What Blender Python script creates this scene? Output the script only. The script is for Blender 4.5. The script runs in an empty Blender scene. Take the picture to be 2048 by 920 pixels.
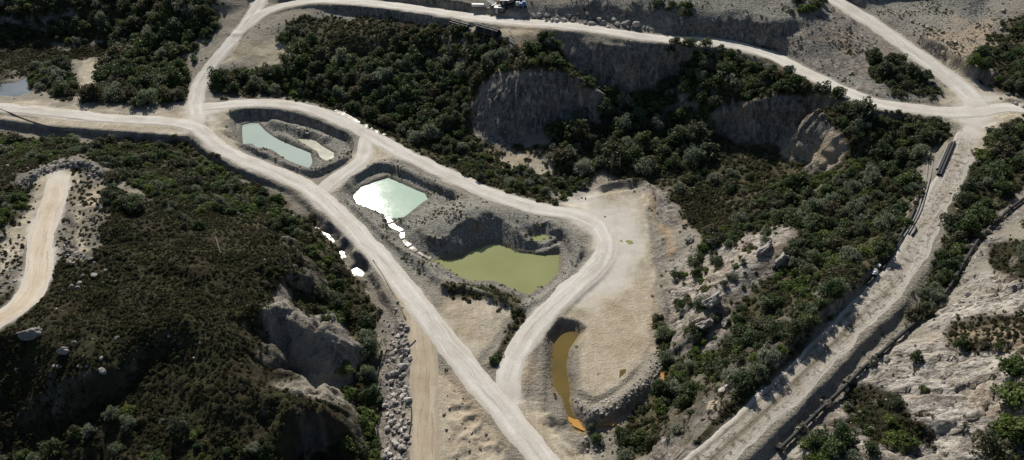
import bpy, bmesh, math, random
import numpy as np
from mathutils import Vector, Matrix, noise as mnoise
from mathutils.geometry import delaunay_2d_cdt

random.seed(7)
RNG = np.random.default_rng(7)
scene = bpy.context.scene
COL = scene.collection

# ------------------------------------------------------------------ camera, sky, sun
CAM_H = 120.0
PITCH = math.radians(38.0)
FPX = 1462.0                      # focal length in pixels of the 2048 px wide photograph
ST, CT = math.sin(PITCH), math.cos(PITCH)

cam_data = bpy.data.cameras.new("camera")
cam_data.sensor_width = 36.0
cam_data.lens = 36.0 * FPX / 2048.0
cam_data.clip_start = 1.0
cam_data.clip_end = 6000.0
cam = bpy.data.objects.new("camera", cam_data)
cam.location = (0, 0, CAM_H)
cam.rotation_euler = (math.radians(90) - PITCH, 0, 0)
COL.objects.link(cam)
scene.camera = cam

SUN_EL = math.radians(36.5)
SUN_AZ = math.radians(14.5)        # to the left of straight ahead
sun_dir = Vector((-math.sin(SUN_AZ) * math.cos(SUN_EL), math.cos(SUN_AZ) * math.cos(SUN_EL), math.sin(SUN_EL)))
world = bpy.data.worlds.new("World")
scene.world = world
world.use_nodes = True
wn = world.node_tree.nodes
bg = wn["Background"]
sky = wn.new("ShaderNodeTexSky")
sky.sky_type = 'NISHITA'
sky.sun_disc = False
sky.sun_elevation = SUN_EL
sky.sun_rotation = -SUN_AZ
sky.altitude = 200.0
sky.dust_density = 1.0
world.node_tree.links.new(sky.outputs[0], bg.inputs[0])
bg.inputs[1].default_value = 0.054
sun_data = bpy.data.lights.new("sun", 'SUN')
sun_data.energy = 4.6
sun_data.angle = math.radians(0.53)
sun_data.color = (1.0, 0.94, 0.86)
sun = bpy.data.objects.new("sun", sun_data)
sun.rotation_euler = (-sun_dir).to_track_quat('-Z', 'Y').to_euler()
COL.objects.link(sun)
vs = scene.view_settings
vs.view_transform = 'Standard'
vs.look = 'None'
vs.exposure = 0.38
vs.gamma = 1.0
vs.use_curve_mapping = False
scene.cycles.max_bounces = 6
scene.cycles.transparent_max_bounces = 6

# ------------------------------------------------------------------ helpers: projection, noise, geometry
def unproj(px, py, z):
    u = (px - 1024.0) / FPX
    v = (py - 460.0) / FPX
    t = (CAM_H - z) / (ST + v * CT)
    return u * t, t * (CT - v * ST)

def proj(x, y, z):
    dz = z - CAM_H
    d = y * CT - dz * ST
    return 1024.0 + FPX * x / d, 460.0 - FPX * (y * ST + dz * CT) / d

def sstep(a, b, x):
    t = np.clip((x - a) / (b - a), 0.0, 1.0)
    return t * t * (3 - 2 * t)

_TAB = np.random.default_rng(5).random((512, 512)).astype(np.float32).ravel()

def vnoise(x, y, seed=0):
    x = np.asarray(x, dtype=np.float32) + np.float32(37.7 * (seed % 97)); y = np.asarray(y, dtype=np.float32) + np.float32(23.1 * (seed % 89))
    fx = np.floor(x); fy = np.floor(y)
    ix = fx.astype(np.int32) & 511; iy = (fy.astype(np.int32) & 511) << 9
    tx = x - fx; ty = y - fy
    tx = tx * tx * (3 - 2 * tx); ty = ty * ty * (3 - 2 * ty)
    ix1 = (ix + 1) & 511; iy1 = (iy + 512) & 262143
    a = _TAB[iy + ix]; b = _TAB[iy + ix1]; c = _TAB[iy1 + ix]; d = _TAB[iy1 + ix1]
    a += (b - a) * tx
    c += (d - c) * tx
    return a + (c - a) * ty

def fbm(x, y, scale, octaves=4, seed=0, gain=0.5):
    s = 0.0; amp = 1.0; tot = 0.0; f = 1.0 / scale
    for o in range(octaves):
        s = s + amp * (vnoise(x * f + o * 17.3, y * f - o * 9.1, seed + o * 31) * 2 - 1)
        tot += amp; amp *= gain; f *= 2.03
    return s / tot

def ridged(x, y, scale, octaves=3, seed=0):
    s = 0.0; amp = 1.0; tot = 0.0; f = 1.0 / scale
    for o in range(octaves):
        s = s + amp * (1 - np.abs(vnoise(x * f + o * 5.7, y * f + o * 3.3, seed + o * 13) * 2 - 1))
        tot += amp; amp *= 0.5; f *= 2.1
    return s / tot

def seg_dist(A, B, ax, ay, bx, by):
    dx, dy = bx - ax, by - ay
    L2 = dx * dx + dy * dy + 1e-9
    t = np.clip(((A - ax) * dx + (B - ay) * dy) / L2, 0, 1)
    return np.hypot(A - ax - t * dx, B - ay - t * dy), t

def poly_sd(poly, A, B, margin):
    """signed distance (negative inside) for the points near the polygon; elsewhere +margin"""
    shp = A.shape
    A = A.ravel(); B = B.ravel()
    P = np.asarray(poly, dtype=float)
    out = np.full(A.shape, float(margin))
    sel = np.nonzero((A > P[:, 0].min() - margin) & (A < P[:, 0].max() + margin) &
                     (B > P[:, 1].min() - margin) & (B < P[:, 1].max() + margin))[0]
    if len(sel) == 0:
        return out.reshape(shp)
    a = A[sel]; b = B[sel]
    d = np.full(a.shape, 1e9); ins = np.zeros(a.shape, bool)
    n = len(P)
    for i in range(n):
        x0, y0 = P[i]; x1, y1 = P[(i + 1) % n]
        dd, _ = seg_dist(a, b, x0, y0, x1, y1)
        d = np.minimum(d, dd)
        c = (y0 > b) != (y1 > b)
        with np.errstate(divide='ignore', invalid='ignore'):
            xi = (x1 - x0) * (b - y0) / (y1 - y0 if y1 != y0 else 1e-9) + x0
        ins ^= c & (a < xi)
    out[sel] = np.where(ins, -d, np.minimum(d, margin))
    return out.reshape(shp)

def line_field(pts, A, B, margin):
    """distance to polyline and interpolated value (3rd coordinate) of the nearest point"""
    shp = A.shape
    A = A.ravel(); B = B.ravel()
    P = np.asarray(pts, dtype=float)
    D = np.full(A.shape, float(margin)); Z = np.zeros(A.shape)
    for i in range(len(P) - 1):
        x0, y0, z0 = P[i]; x1, y1, z1 = P[i + 1]
        sel = np.nonzero((A > min(x0, x1) - margin) & (A < max(x0, x1) + margin) &
                         (B > min(y0, y1) - margin) & (B < max(y0, y1) + margin))[0]
        if len(sel) == 0:
            continue
        d, t = seg_dist(A[sel], B[sel], x0, y0, x1, y1)
        m = d < D[sel]
        s2 = sel[m]
        D[s2] = d[m]; Z[s2] = (z0 + t * (z1 - z0))[m]
    return D.reshape(shp), Z.reshape(shp)

def wpts(pix):
    """(px, py, z) -> (x, y, z) list"""
    r = []
    for p in pix:
        x, y = unproj(p[0], p[1], p[2]); r.append((x, y, p[2]))
    return r

def catmull(P, step):
    P = [np.array(p, float) for p in P]
    P = [2 * P[0] - P[1]] + P + [2 * P[-1] - P[-2]]
    out = []
    for i in range(1, len(P) - 2):
        p0, p1, p2, p3 = P[i - 1:i + 3]
        n = max(2, int(np.linalg.norm((p2 - p1)[:2]) / step))
        for k in range(n):
            t = k / n
            out.append(0.5 * ((2 * p1) + (-p0 + p2) * t + (2 * p0 - 5 * p1 + 4 * p2 - p3) * t * t + (-p0 + 3 * p1 - 3 * p2 + p3) * t ** 3))
    out.append(P[-2])
    return out

# ------------------------------------------------------------------ survey data (photo pixel, height in metres)
ROADS = {
 'main':   (2.95, [(-420,182,2.5),(-160,200,2),(0,215,2),(120,227,1.5),(230,238,1),(330,243,1),(395,257,1),(440,295,.5),(500,325,.3),(570,353,0),(620,378,0),(665,417,0),(720,470,0),(775,533,0),(830,603,0),(880,667,-.3),(935,737,-.5),(1000,814,-.8),(1055,880,-1),(1130,970,-1.2),(1220,1080,-1.4)]),
 'climb':  (2.8, [(395,250,1),(393,200,1.2),(405,155,2.5),(440,110,5),(478,65,8),(512,18,11),(535,-30,14),(560,-60,15)]),
 'upper':  (3.1, [(478,62,8.2),(540,20,12),(620,2,15),(700,3,18),(780,10,20),(860,21,22),(940,33,24),(1020,43,26),(1100,48,27.5),(1180,57,28),(1250,68,28.5),(1330,78,28.5),(1400,82,28.5),(1470,90,28.5),(1540,110,28.5),(1600,140,28.5),(1680,178,28.5),(1750,205,28.5),(1830,218,28.5),(1900,225,28.5),(1970,222,28.5)]),
 'ramp':   (3.6, [(1965,222,28.5),(1930,180,29),(1890,148,30),(1830,106,31.5),(1770,63,33),(1720,30,34.5),(1660,-5,36),(1590,-45,37.5)]),
 'exit':   (2.6, [(1950,228,28.5),(2005,216,28.5),(2070,222,28.5),(2140,235,28.5),(2320,265,29)]),
 'inner':  (2.9, [(396,215,1),(450,210,1),(520,206,1),(600,213,.8),(680,240,.6),(740,270,.4),(800,303,.3),(870,338,.2),(940,370,0),(1010,398,0),(1080,418,0),(1150,430,0),(1200,455,0),(1212,495,0),(1188,537,0),(1140,580,0),(1090,630,-.2),(1050,680,-.3),(1022,735,-.5),(1012,800,-.8)]),
 'link':   (2.6, [(735,268,.4),(722,320,.3),(680,350,.1),(636,388,0)]),
 'hill':   (3.2, [(118,350,9),(112,380,9.5),(98,425,10),(84,470,10.7),(79,510,11.3),(77,545,12),(60,588,12.8),(25,622,13.5),(-20,650,14.2),(-90,700,15),(-220,790,15)]),
 'track':  (3.0, [(1940,262,28.3),(1912,330,27),(1882,390,26),(1852,450,25.5),(1822,510,25),(1780,570,24.5),(1730,620,24),(1670,680,23),(1600,750,22),(1530,820,21),(1450,890,20),(1370,965,19),(1240,1090,18)]),
 'side':   (3.2, [(800,575,0),(826,612,-.1),(838,650,-.3),(846,700,-.6),(850,770,-1),(850,850,-1.4),(848,960,-1.8),(846,1080,-2)]),
}
LINES = [
 [(-60,262,-.8),(0,265,-1.2),(120,277,-1.4),(250,287,-1.7),(370,297,-1.9),(430,332,-2.1),(500,372,-2.2),(585,430,-2.4),(640,464,-2.6),(690,518,-2.8),(716,552,-2.9),(742,612,-3.1),(750,670,-3.4),(757,740,-3.6),(757,830,-3.9),(750,940,-4.1)],
 [(-60,320,3),(0,325,4),(80,328,7),(230,325,4),(330,348,3),(430,400,2),(520,435,1),(590,490,0),(655,580,-1.2),(690,650,-2.2),(715,720,-3.0),(725,800,-3.4),(725,920,-3.6)],
 [(-60,365,8.5),(40,358,9),(110,338,9.3),(165,330,9.3),(205,362,9.3),(280,420,9.8),(380,465,9.5),(470,475,8.5),(540,468,7)],
 # bluff edge along the right of the heath hill and its foot
 [(585,468,6.5),(572,500,8),(600,545,8),(560,560,10),(512,592,12),(560,625,11),(600,645,10),(650,648,7),(705,682,2.5)],
 [(620,500,2),(640,560,1.5),(650,610,.8),(680,640,-.5)],
 [(575,700,2.5),(600,752,0),(650,778,-1.8),(700,765,-3)],
 [(470,770,11.5),(520,780,10),(570,795,9),(612,806,10),(650,832,6),(690,862,1.5),(715,930,-3)], [(612,806,10),(580,850,7.5),(545,895,5),(520,940,4)],
 [(640,862,2),(615,890,.5),(590,930,-1),(680,940,-3)],
 [(300,450,10.5),(300,560,13.5),(380,610,14.5),(450,640,14),(470,700,13),(450,780,11.5),(430,860,9.5),(420,950,7)],
 [(350,518,13.2),(400,538,13.4),(480,552,12.6)], [(390,572,11.2),(450,576,11.4)],
 [(190,420,10.3),(200,520,12.5),(180,600,13.6),(250,600,14.2)],
 [(-60,680,14.5),(0,668,14.3),(60,660,14.2),(130,700,14),(200,740,14),(250,692,14.8),(290,657,15.2),(340,650,15.2),(400,665,14.5)],
 [(-60,780,5),(0,800,4),(100,850,2.5),(200,800,6),(260,762,8),(330,700,11.5)], [(150,940,0),(0,920,-1),(260,900,4),(350,830,8)],
 # valley floor north of the inner road
 [(440,186,.2),(560,190,-.5),(650,205,-1),(740,240,-1.5),(830,285,-2),(920,320,-2.5),(1000,330,-2.5),(1080,350,-2.5),(1160,358,-2),(1250,352,-1.5),(1330,372,-1)],
 [(430,150,2.4),(490,165,1)], [(450,120,5),(560,118,5),(590,120,5)], [(470,80,8.3),(560,85,7.5),(600,90,7)], [(560,48,11),(620,32,12.5),(720,24,15.3),(800,35,17),(880,48,20),(960,65,23),(1030,72,25)],
 [(640,76,10.5),(700,65,14),(760,75,13)], [(660,118,6),(720,118,6.3),(770,112,7)],
 [(600,150,3),(700,170,2.5),(800,150,6),(860,110,11),(900,125,9.5),(925,160,7),(900,200,3),(800,220,.6),(900,262,-.8)], [(560,150,2.5),(640,185,.4)],
 # central bluff: crest and foot
 [(925,110,14),(965,150,13),(1000,137,18.5),(1060,152,18.5),(1100,136,20),(1150,146,19),(1188,176,15.5)],
 [(940,215,5),(948,262,-.5),(1000,294,-1.3),(1060,272,-.3),(1110,247,2),(1170,222,5)],
 [(1040,115,20.5),(1130,104,21.5)],
 # cliff under the upper road: edge and foot
 [(1040,68,25.8),(1110,60,27.2),(1150,64,27.4),(1210,86,27.2),(1260,92,27.2),(1310,97,27)], [(1070,104,21.4),(1130,128,17.5),(1200,180,9.5),(1260,190,9.5),(1310,170,13)],
 [(1150,250,2.5),(1250,235,4.5),(1330,240,5)], [(1100,300,0),(1250,300,.2),(1350,300,1.5)],
 [(1340,98,26.5),(1400,102,26.5),(1480,120,26.5),(1540,148,25.5),(1600,172,25),(1690,222,25.5),(1790,248,26),(1900,258,27)],
 [(1345,150,16),(1390,165,18.5),(1450,180,19),(1485,195,18)], [(1370,215,11),(1400,245,9),(1440,225,13),(1460,245,10)],
 # eastern cliff: edge and foot
 [(1478,228,15),(1500,208,19.5),(1545,188,23.3),(1590,195,24.4),(1640,238,23.4),(1690,272,23)], [(1440,270,5),(1500,288,5.5),(1570,294,6.5),(1640,282,10)],
 [(1680,292,19.5),(1688,328,17.5)], [(1630,352,8.8),(1665,350,10)], [(1500,312,5),(1600,325,7.5),(1550,355,5)],
 [(1420,330,2.5),(1400,365,1),(1500,385,5)], [(1420,430,2),(1500,435,5),(1600,405,9),(1700,400,14.5),(1790,370,20.5),(1825,300,23.5)],
 # foot of the scarp beside the track
 [(1846,320,25),(1822,420,24),(1790,465,25),(1752,508,27),(1712,550,27.5),(1648,608,27.5),(1588,668,26.5),(1528,732,25),(1475,785,23),(1420,850,20.5),(1370,910,18.5)],
 [(1772,545,24.6),(1705,620,24.2),(1640,690,23.2),(1570,762,22.2),(1500,828,21),(1430,890,19.8)],
 [(1800,420,20.5),(1745,470,22)],
 [(1700,450,17.5),(1650,520,17.5),(1580,605,17.5),(1500,690,12.5),(1420,755,7),(1350,850,2.5),(1320,930,2.5)],
 [(1575,462,18),(1520,505,16),(1460,538,13.5),(1420,598,11),(1388,640,8)], [(1540,545,14),(1480,600,11),(1430,660,7.5)],
 [(1500,470,8),(1440,510,5.5),(1395,570,3),(1350,640,0),(1340,720,-.5),(1290,810,-2),(1240,910,-2.6)],
 [(1292,370,0),(1310,440,0),(1318,520,0),(1308,600,0),(1296,660,-.5),(1270,720,-1),(1200,790,-1.5)], [(1100,870,-2.3),(1180,905,-3)], [(900,800,-1.4),(920,900,-1.8)],
 # pipeline shelf and the rocky slope on the right
 [(2120,340,28.5),(2048,395,27.5),(1990,440,26.3),(1950,490,25.2),(1910,560,23.8),(1860,630,22.6),(1800,682,21.6),(1750,722,21),(1690,790,20),(1620,850,19),(1555,905,18.5)],
 [(2120,450,33),(2048,470,33),(2000,505,30.5)], [(2120,540,36),(2048,560,34),(2000,600,31),(1950,610,28.5)], [(2120,690,37.5),(2048,700,35),(1950,705,30),(1880,725,26)],
 [(2120,820,36),(2048,800,34),(1950,800,28.5),(1850,800,25.5)], [(2120,930,33),(2000,905,28.5),(1850,900,24),(1700,912,21.5)],
 [(1965,330,27),(1925,430,25.8)], [(2048,250,29),(2010,290,29),(2048,330,29.5)], [(2150,280,31),(2150,200,31)],
 # quarry terraces at the top right
 [(2048,150,31),(1980,160,30.5)], [(2000,110,34),(1925,120,33)], [(1880,92,33.5),(1850,40,35.5),(1950,40,36),(2000,60,35.5)], [(1800,0,36.5),(1900,-40,38),(2048,0,40)],
 [(1605,82,33.5),(1625,40,38)], [(1685,75,34.4),(1760,122,32),(1840,172,30)], [(1560,100,29.2),(1620,130,29.2),(1700,170,29.2),(1800,205,29)],
 [(1570,64,36.6),(1500,20,39),(1450,50,33.2),(1400,20,36.6),(1350,50,31.8),(1300,-5,38),(1250,20,33.8),(1200,0,35.6),(1100,15,31),(1050,0,32),(1000,8,28.6),(930,0,27.5),(850,0,24.5),(760,-15,22)],
 [(1360,70,28.8),(1450,78,28.8),(1540,92,28.8)], [(1050,36,27),(1120,31,28.6),(1200,37,29.2),(1280,52,29.4),(1340,60,29.4)],
 [(400,-70,26),(620,-60,22),(800,-60,26),(1000,-60,34),(1200,-60,42),(1600,-75,48),(2100,-60,46)],
 # marsh and wooded slope at the top left
 [(-80,100,-.4),(0,100,-.4),(100,110,-.4),(200,106,-.4),(245,95,-.3)], [(-60,170,-.4),(0,168,-.4),(60,150,-.4)], [(20,190,-.4),(60,186,-.2),(110,188,.6)],
 [(-80,72,1),(0,70,1),(150,72,1),(230,80,2),(300,62,4),(350,90,4),(300,120,2),(330,170,1),(220,182,.8)], [(-60,20,10),(0,20,10),(150,12,11),(250,28,9),(320,32,8)], [(330,0,17),(420,8,15),(440,30,10.5)], [(430,55,8),(385,110,4)],
 [(-80,-60,20),(200,-60,21)],
]

def relief(z):
    return z if z < 4 else 4 + (z - 4) * 0.80
ROADS = {k: (hw, [(a, b, relief(c)) for a, b, c in l]) for k, (hw, l) in ROADS.items()}
LINES = [[(a, b, relief(c)) for a, b, c in l] for l in LINES]

# ------------------------------------------------------------------ height field
GS = 0.4
GX0, GX1, GY0, GY1 = -274.0, 274.0, 50.0, 362.0
gx = np.arange(GX0, GX1, GS); gy = np.arange(GY0, GY1, GS)
X, Y = np.meshgrid(gx, gy)
NY, NX = X.shape

def tin_height():
    pts = []
    allpix = [l for l in LINES] + [r[1] for r in ROADS.values()]
    for l in allpix:
        W = wpts(l)
        for i in range(len(W)):
            pts.append(W[i])
            if i + 1 < len(W):
                a = np.array(W[i]); b = np.array(W[i + 1])
                n = int(np.linalg.norm((b - a)[:2]) / 3.0)
                for k in range(1, n):
                    pts.append(tuple(a + (b - a) * k / n))
    # outside ring: nearest surveyed height
    P = np.array(pts)
    ring = []
    for x in np.arange(-300, 301, 30.0):
        ring += [(x, 30.0), (x, 400.0)]
    for y in np.arange(30, 401, 30.0):
        ring += [(-300.0, y), (300.0, y)]
    for x, y in ring:
        d = (P[:, 0] - x) ** 2 + (P[:, 1] - y) ** 2
        k = np.argsort(d)[:6]
        pts.append((x, y, float(P[k, 2].mean())))
    # drop near-duplicates
    seen = {}
    for p in pts:
        key = (round(p[0] / 0.8), round(p[1] / 0.8))
        seen.setdefault(key, p)
    P = np.array(list(seen.values()))
    res = delaunay_2d_cdt([Vector((float(p[0]), float(p[1]))) for p in P], [], [], 0, 1e-5)
    V = np.array([[v.x, v.y] for v in res[0]]); orig = res[3]
    Zv = np.array([P[o[0], 2] if len(o) else 0.0 for o in orig])
    Hh = np.zeros((NY, NX))
    for f in res[2]:
        a, b, c = f
        x0, y0 = V[a]; x1, y1 = V[b]; x2, y2 = V[c]
        i0 = max(0, int((min(x0, x1, x2) - GX0) / GS)); i1 = min(NX - 1, int((max(x0, x1, x2) - GX0) / GS) + 1)
        j0 = max(0, int((min(y0, y1, y2) - GY0) / GS)); j1 = min(NY - 1, int((max(y0, y1, y2) - GY0) / GS) + 1)
        if i1 < i0 or j1 < j0:
            continue
        xs = X[j0:j1 + 1, i0:i1 + 1]; ys = Y[j0:j1 + 1, i0:i1 + 1]
        den = (y1 - y2) * (x0 - x2) + (x2 - x1) * (y0 - y2)
        if abs(den) < 1e-9:
            continue
        w0 = ((y1 - y2) * (xs - x2) + (x2 - x1) * (ys - y2)) / den
        w1 = ((y2 - y0) * (xs - x2) + (x0 - x2) * (ys - y2)) / den
        w2 = 1 - w0 - w1
        m = (w0 >= -1e-6) & (w1 >= -1e-6) & (w2 >= -1e-6)
        sub = Hh[j0:j1 + 1, i0:i1 + 1]
        sub[m] = (w0 * Zv[a] + w1 * Zv[b] + w2 * Zv[c])[m]
    return Hh

def blur(A, r):
    k = int(round(r / GS))
    if k < 1:
        return A
    for _ in range(2):
        for ax in (0, 1):
            pad = [(0, 0), (0, 0)]; pad[ax] = (k + 1, k)
            c = np.cumsum(np.pad(A, pad, mode='edge'), axis=ax)
            n = 2 * k + 1
            if ax == 0:
                A = (c[n:] - c[:-n]) / n
            else:
                A = (c[:, n:] - c[:, :-n]) / n
    return A

FB = fbm(X, Y, 6.0, 4, 300)           # shared wobble field, shifted for each use
def fb(k):
    return np.roll(FB, (k * 137, k * 211), (0, 1))
ROAD_D0 = np.full((NY, NX), 30.0)
for k, (hw, l) in ROADS.items():
    ROAD_D0 = np.minimum(ROAD_D0, line_field(wpts(l), X, Y, 12.0)[0] - hw)
HGT = tin_height()
HGT = blur(HGT, 1.2)
_s = blur(HGT, 1.6)
GYs, GXs = np.gradient(_s, GS)
SLOPE = np.hypot(GXs, GYs)
CLIFF = sstep(0.62, 1.25, SLOPE)
CLIFF = blur(CLIFF, 0.8) * sstep(3.0, 9.0, ROAD_D0)
PX, PY = proj(X, Y, HGT)
SCARP = 1 - sstep(-15, 25, poly_sd([(1850,300),(1870,420),(1790,560),(1620,760),(1420,940),(1330,940),(1540,680),(1690,500),(1800,380)], PX, PY, 60.0))
CLIFF *= 1 - .75 * SCARP

# large scale unevenness, then gullies on the steep faces
N1 = fbm(X, Y, 14.0, 5, 3)
N2 = fbm(X, Y, 4.0, 4, 11)
wx = X + 2.2 * fbm(X, Y, 7.0, 3, 21); wy = Y + 2.2 * fbm(X, Y, 7.0, 3, 22)
fy_ = np.abs(GYs) / (SLOPE + 1e-3)
gul = ridged(wx / 1.0, wy / 4.5, 4.2, 4, 41) * fy_ + ridged(wx / 4.5, wy / 1.0, 4.2, 4, 43) * (1 - fy_)
ROUGH = N1 * 0.9 + N2 * 0.45
HGT = HGT + ROUGH * (0.55 + 0.9 * CLIFF) + CLIFF * (gul - 0.55) * 6.4
HGT += 0.5 * sstep(0.25, 0.6, SLOPE) * (gul - 0.5) * sstep(1, 5, ROAD_D0)

PX, PY = proj(X, Y, HGT)
def softpoly(p, soft=25.0):
    return 1 - sstep(-soft, soft, poly_sd(p, PX, PY, 60.0) + 12 * fb(4))
strata = softpoly([(1740,720),(1900,600),(2060,480),(2080,940),(1560,940),(1660,830)])
sy = Y + 0.25 * X + 3.0 * fb(6)
sn = ridged(X / 5.0, sy, 4.6, 3, 61) - 0.55
sn2 = np.clip(ridged(X / 7.0, sy * 1.0 + 40, 9.0, 2, 69) * 1.6 - .7, 0, 1)
ss = (Y + 0.16 * X + 9.0 * fb(6) + 4.0 * N1 + 1.2 * N2) / 5.6
saw = ss - np.floor(ss)
saw2 = ss * 2.7 + 1.1 * fb(15); saw2 = saw2 - np.floor(saw2)
HGT += strata * (-1.3 * saw * sstep(-.15, .35, fb(16)) - 0.5 * saw2 * sstep(-.2, .3, fb(17)) + 1.2 * sn + 1.0 * (sn2 - .5) + 0.4 * N2 + .8) * sstep(1, 4, ROAD_D0)
bl = softpoly([(540,470),(610,460),(670,580),(740,690),(720,800),(720,940),(500,940),(540,770),(560,700),(490,600)])
HGT += bl * (4.6 * (ridged(wx, wy / 1.4, 8.0, 5, 63) - .6) + 2.2 * (ridged(wx, wy, 3.0, 3, 64) - .55) + 0.5 * N2)
hl = softpoly([(-40,380),(200,400),(480,500),(560,700),(540,940),(-40,940)])
HGT += hl * (2.4 * (ridged(wx, wy, 15.0, 4, 65) - .6) + .8 * N2) * sstep(1, 5, ROAD_D0)
rg = softpoly([(880,750),(920,745),(1000,850),(1040,930),(880,930)], 12) + softpoly([(1065,800),(1110,810),(1180,880),(1170,930),(1120,930),(1080,870)], 12)
HGT += rg * (1.5 * (ridged(wx, wy, 3.4, 4, 68) - .5) + .5 * N2) * sstep(.5, 2.5, ROAD_D0)
es = softpoly([(1340,380),(1460,380),(1580,470),(1400,660),(1320,620),(1300,480)])
HGT += es * (1.8 * (ridged(wx, wy, 6.0, 3, 67) - .55)) * sstep(1, 4, ROAD_D0)
# ---- mounds and berms: crest line (photo pixel, crest height), half width, profile power
def mound(pix, hw, power=1.0, jag=0.35):
    global HGT
    W = catmull(wpts([(a, b, relief(c)) for a, b, c in pix]), 1.5)
    D, Z = line_field(W, X, Y, hw * 1.5)
    n = 1 + jag * N2
    t = np.clip(1 - D / (hw * n), 0, 1) ** power
    base = HGT
    t = t * t * (3 - 2 * t)
    HGT = np.where(t > 0, np.maximum(HGT, base + (Z - base) * t), HGT)

def pit(poly, z_floor, slope, jag=0.5):
    """dig a pit with its rim on poly (pixel polygon at z)"""
    global HGT
    W = [unproj(p[0], p[1], p[2])[:2] for p in poly]
    sd = poly_sd(W, X, Y, 10.0) + jag * np.roll(N2, 91, 1)
    lim = np.maximum(z_floor + 0.25 * np.roll(N2, 203, 1), 0.6 + slope * sd)
    HGT = np.where(sd < 0.8 / slope, np.minimum(HGT, lim), HGT)

POND_MASK = np.zeros((NY, NX))
def basin(poly, level, slope=0.55, depth=1.2, lip=2.0):
    global HGT
    W = [unproj(p[0], p[1], level)[:2] for p in poly]
    sd = poly_sd(W, X, Y, 8.0) + 0.28 * np.roll(N2, 155, 0)
    inside = level - 0.03 - np.minimum(depth, -sd * 0.45)
    out_hi = level + 0.02 + slope * sd + 0.35 * sd * np.maximum(0, np.roll(N2, 57, 0) + .2)
    out_lo = level + 0.02 + 0.12 * sd
    HGT = np.where(sd < 0, inside, np.where(sd < lip, np.clip(HGT, np.minimum(out_lo, out_hi), out_hi),
                   np.where(sd < 7.5, np.minimum(HGT, out_hi), HGT)))
    return W

PIT1 = [(p[0], p[1], 0.3) for p in [(452,232),(490,217),(560,219),(640,238),(700,262),(726,290),(705,328),(655,347),(612,352),(565,330),(505,305),(462,280)]]
PIT2 = [(p[0], p[1], 0.2) for p in [(688,380),(702,352),(745,328),(775,326),(830,345),(890,375),(925,392),(905,420),(860,440),(800,470),(745,440)]]
PIT3 = [(p[0], p[1], 0.0) for p in [(800,470),(880,440),(960,430),(1060,430),(1120,445),(1155,485),(1160,520),(1145,560),(1095,600),(1040,612),(960,590),(890,572),(850,545)]]
PIT4 = [(p[0], p[1], -.4) for p in [(1172,652),(1140,636),(1105,642),(1080,680),(1064,740),(1060,800),(1085,850),(1120,880),(1160,880),(1168,830),(1160,760),(1165,710)]]
pit(PIT1, -2.0, 1.0)
pit(PIT2, -0.9, 0.8)
pit(PIT3, -1.9, 0.6)
pit(PIT4, -1.9, 0.7)
# spoil heap between the ponds
mound([(852,480,.3),(880,452,2.2),(915,427,3.6),(960,418,3.6),(1010,424,2.2),(1060,438,.8)], 12.5, 1.0)
def dig(poly, z_floor, slope):
    global HGT
    W = [unproj(p[0], p[1], p[2])[:2] for p in poly]
    sd = poly_sd(W, X, Y, 9.0) + 0.7 * np.roll(N2, 71, 1)
    HGT = np.where(sd < 8.0, np.minimum(HGT, z_floor + slope * np.maximum(sd, 0) + 0.3 * np.roll(N2, 33, 0)), HGT)
mound([(893,488,.8),(908,462,2.6),(938,446,3.6),(978,442,3.6),(1010,452,2.2),(1045,462,.6)], 6.5, 1.0)
mound([(1012,498,-.6),(1050,500,-.5),(1095,503,-.8),(1112,490,-.8)], 2.0)
# berms
mound([(450,258,1.2),(480,280,1.5),(530,306,1.6),(580,330,1.6),(622,338,1.6),(666,325,1.6),(706,304,1.5),(722,284,1.2)], 2.3)
mound([(562,268,-1.2),(590,280,-1.2),(615,292,-1.5),(634,306,-1.5)], 2.0)
mound([(545,240,-.4),(600,254,-.2),(650,272,-.5)], 3.2)
mound([(690,372,1.2),(705,348,1.3),(748,326,1.3),(778,326,1.2),(840,350,1.1),(900,376,1.0)], 2.4)
mound([(708,408,1.0),(738,440,1.1),(788,482,1.0),(838,520,1.0),(890,566,.9)], 2.0)
mound([(1100,442,1.4),(1140,462,1.4),(1158,495,1.4),(1158,530,1.2),(1130,570,1.2),(1080,612,1.2),(1045,645,1.2),(1010,690,1.0),(978,735,0.6)], 2.5)
mound([(890,572,.9),(930,572,1.0),(985,590,1.0),(1040,612,1.0)], 2.0)
mound([(1150,806,-.2),(1190,822,.0),(1235,800,.3),(1282,763,.5),(1312,728,.6),(1316,706,.2)], 3.0, 0.9, 0.2)
mound([(1205,368,.5),(1255,358,.7),(1290,362,.8),(1302,392,.7),(1298,437,.4)], 2.6)
mound([(45,368,9.6),(80,340,11.0),(130,325,11.3),(175,322,11),(200,345,10.6)], 2.4)
mound([(120,420,11),(160,450,11.2),(165,500,11.4)], 3.0)
mound([(1860,60,37),(1920,110,35),(1990,140,34)], 3.0)
# ---- roads: flatten to the surveyed profile
ROADW = {k: catmull(wpts(v[1]), 1.2) for k, v in ROADS.items()}
ROAD_D = np.full((NY, NX), 30.0)
for k, (hw, _) in ROADS.items():
    D, Z = line_field(ROADW[k], X, Y, 12.0)
    sh = 1.7
    w = 1 - sstep(hw + 0.5, hw + 0.5 + sh, D + 0.7 * N2)
    HGT = HGT * (1 - w) + Z * w
    ROAD_D = np.minimum(ROAD_D, D - hw)
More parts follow.
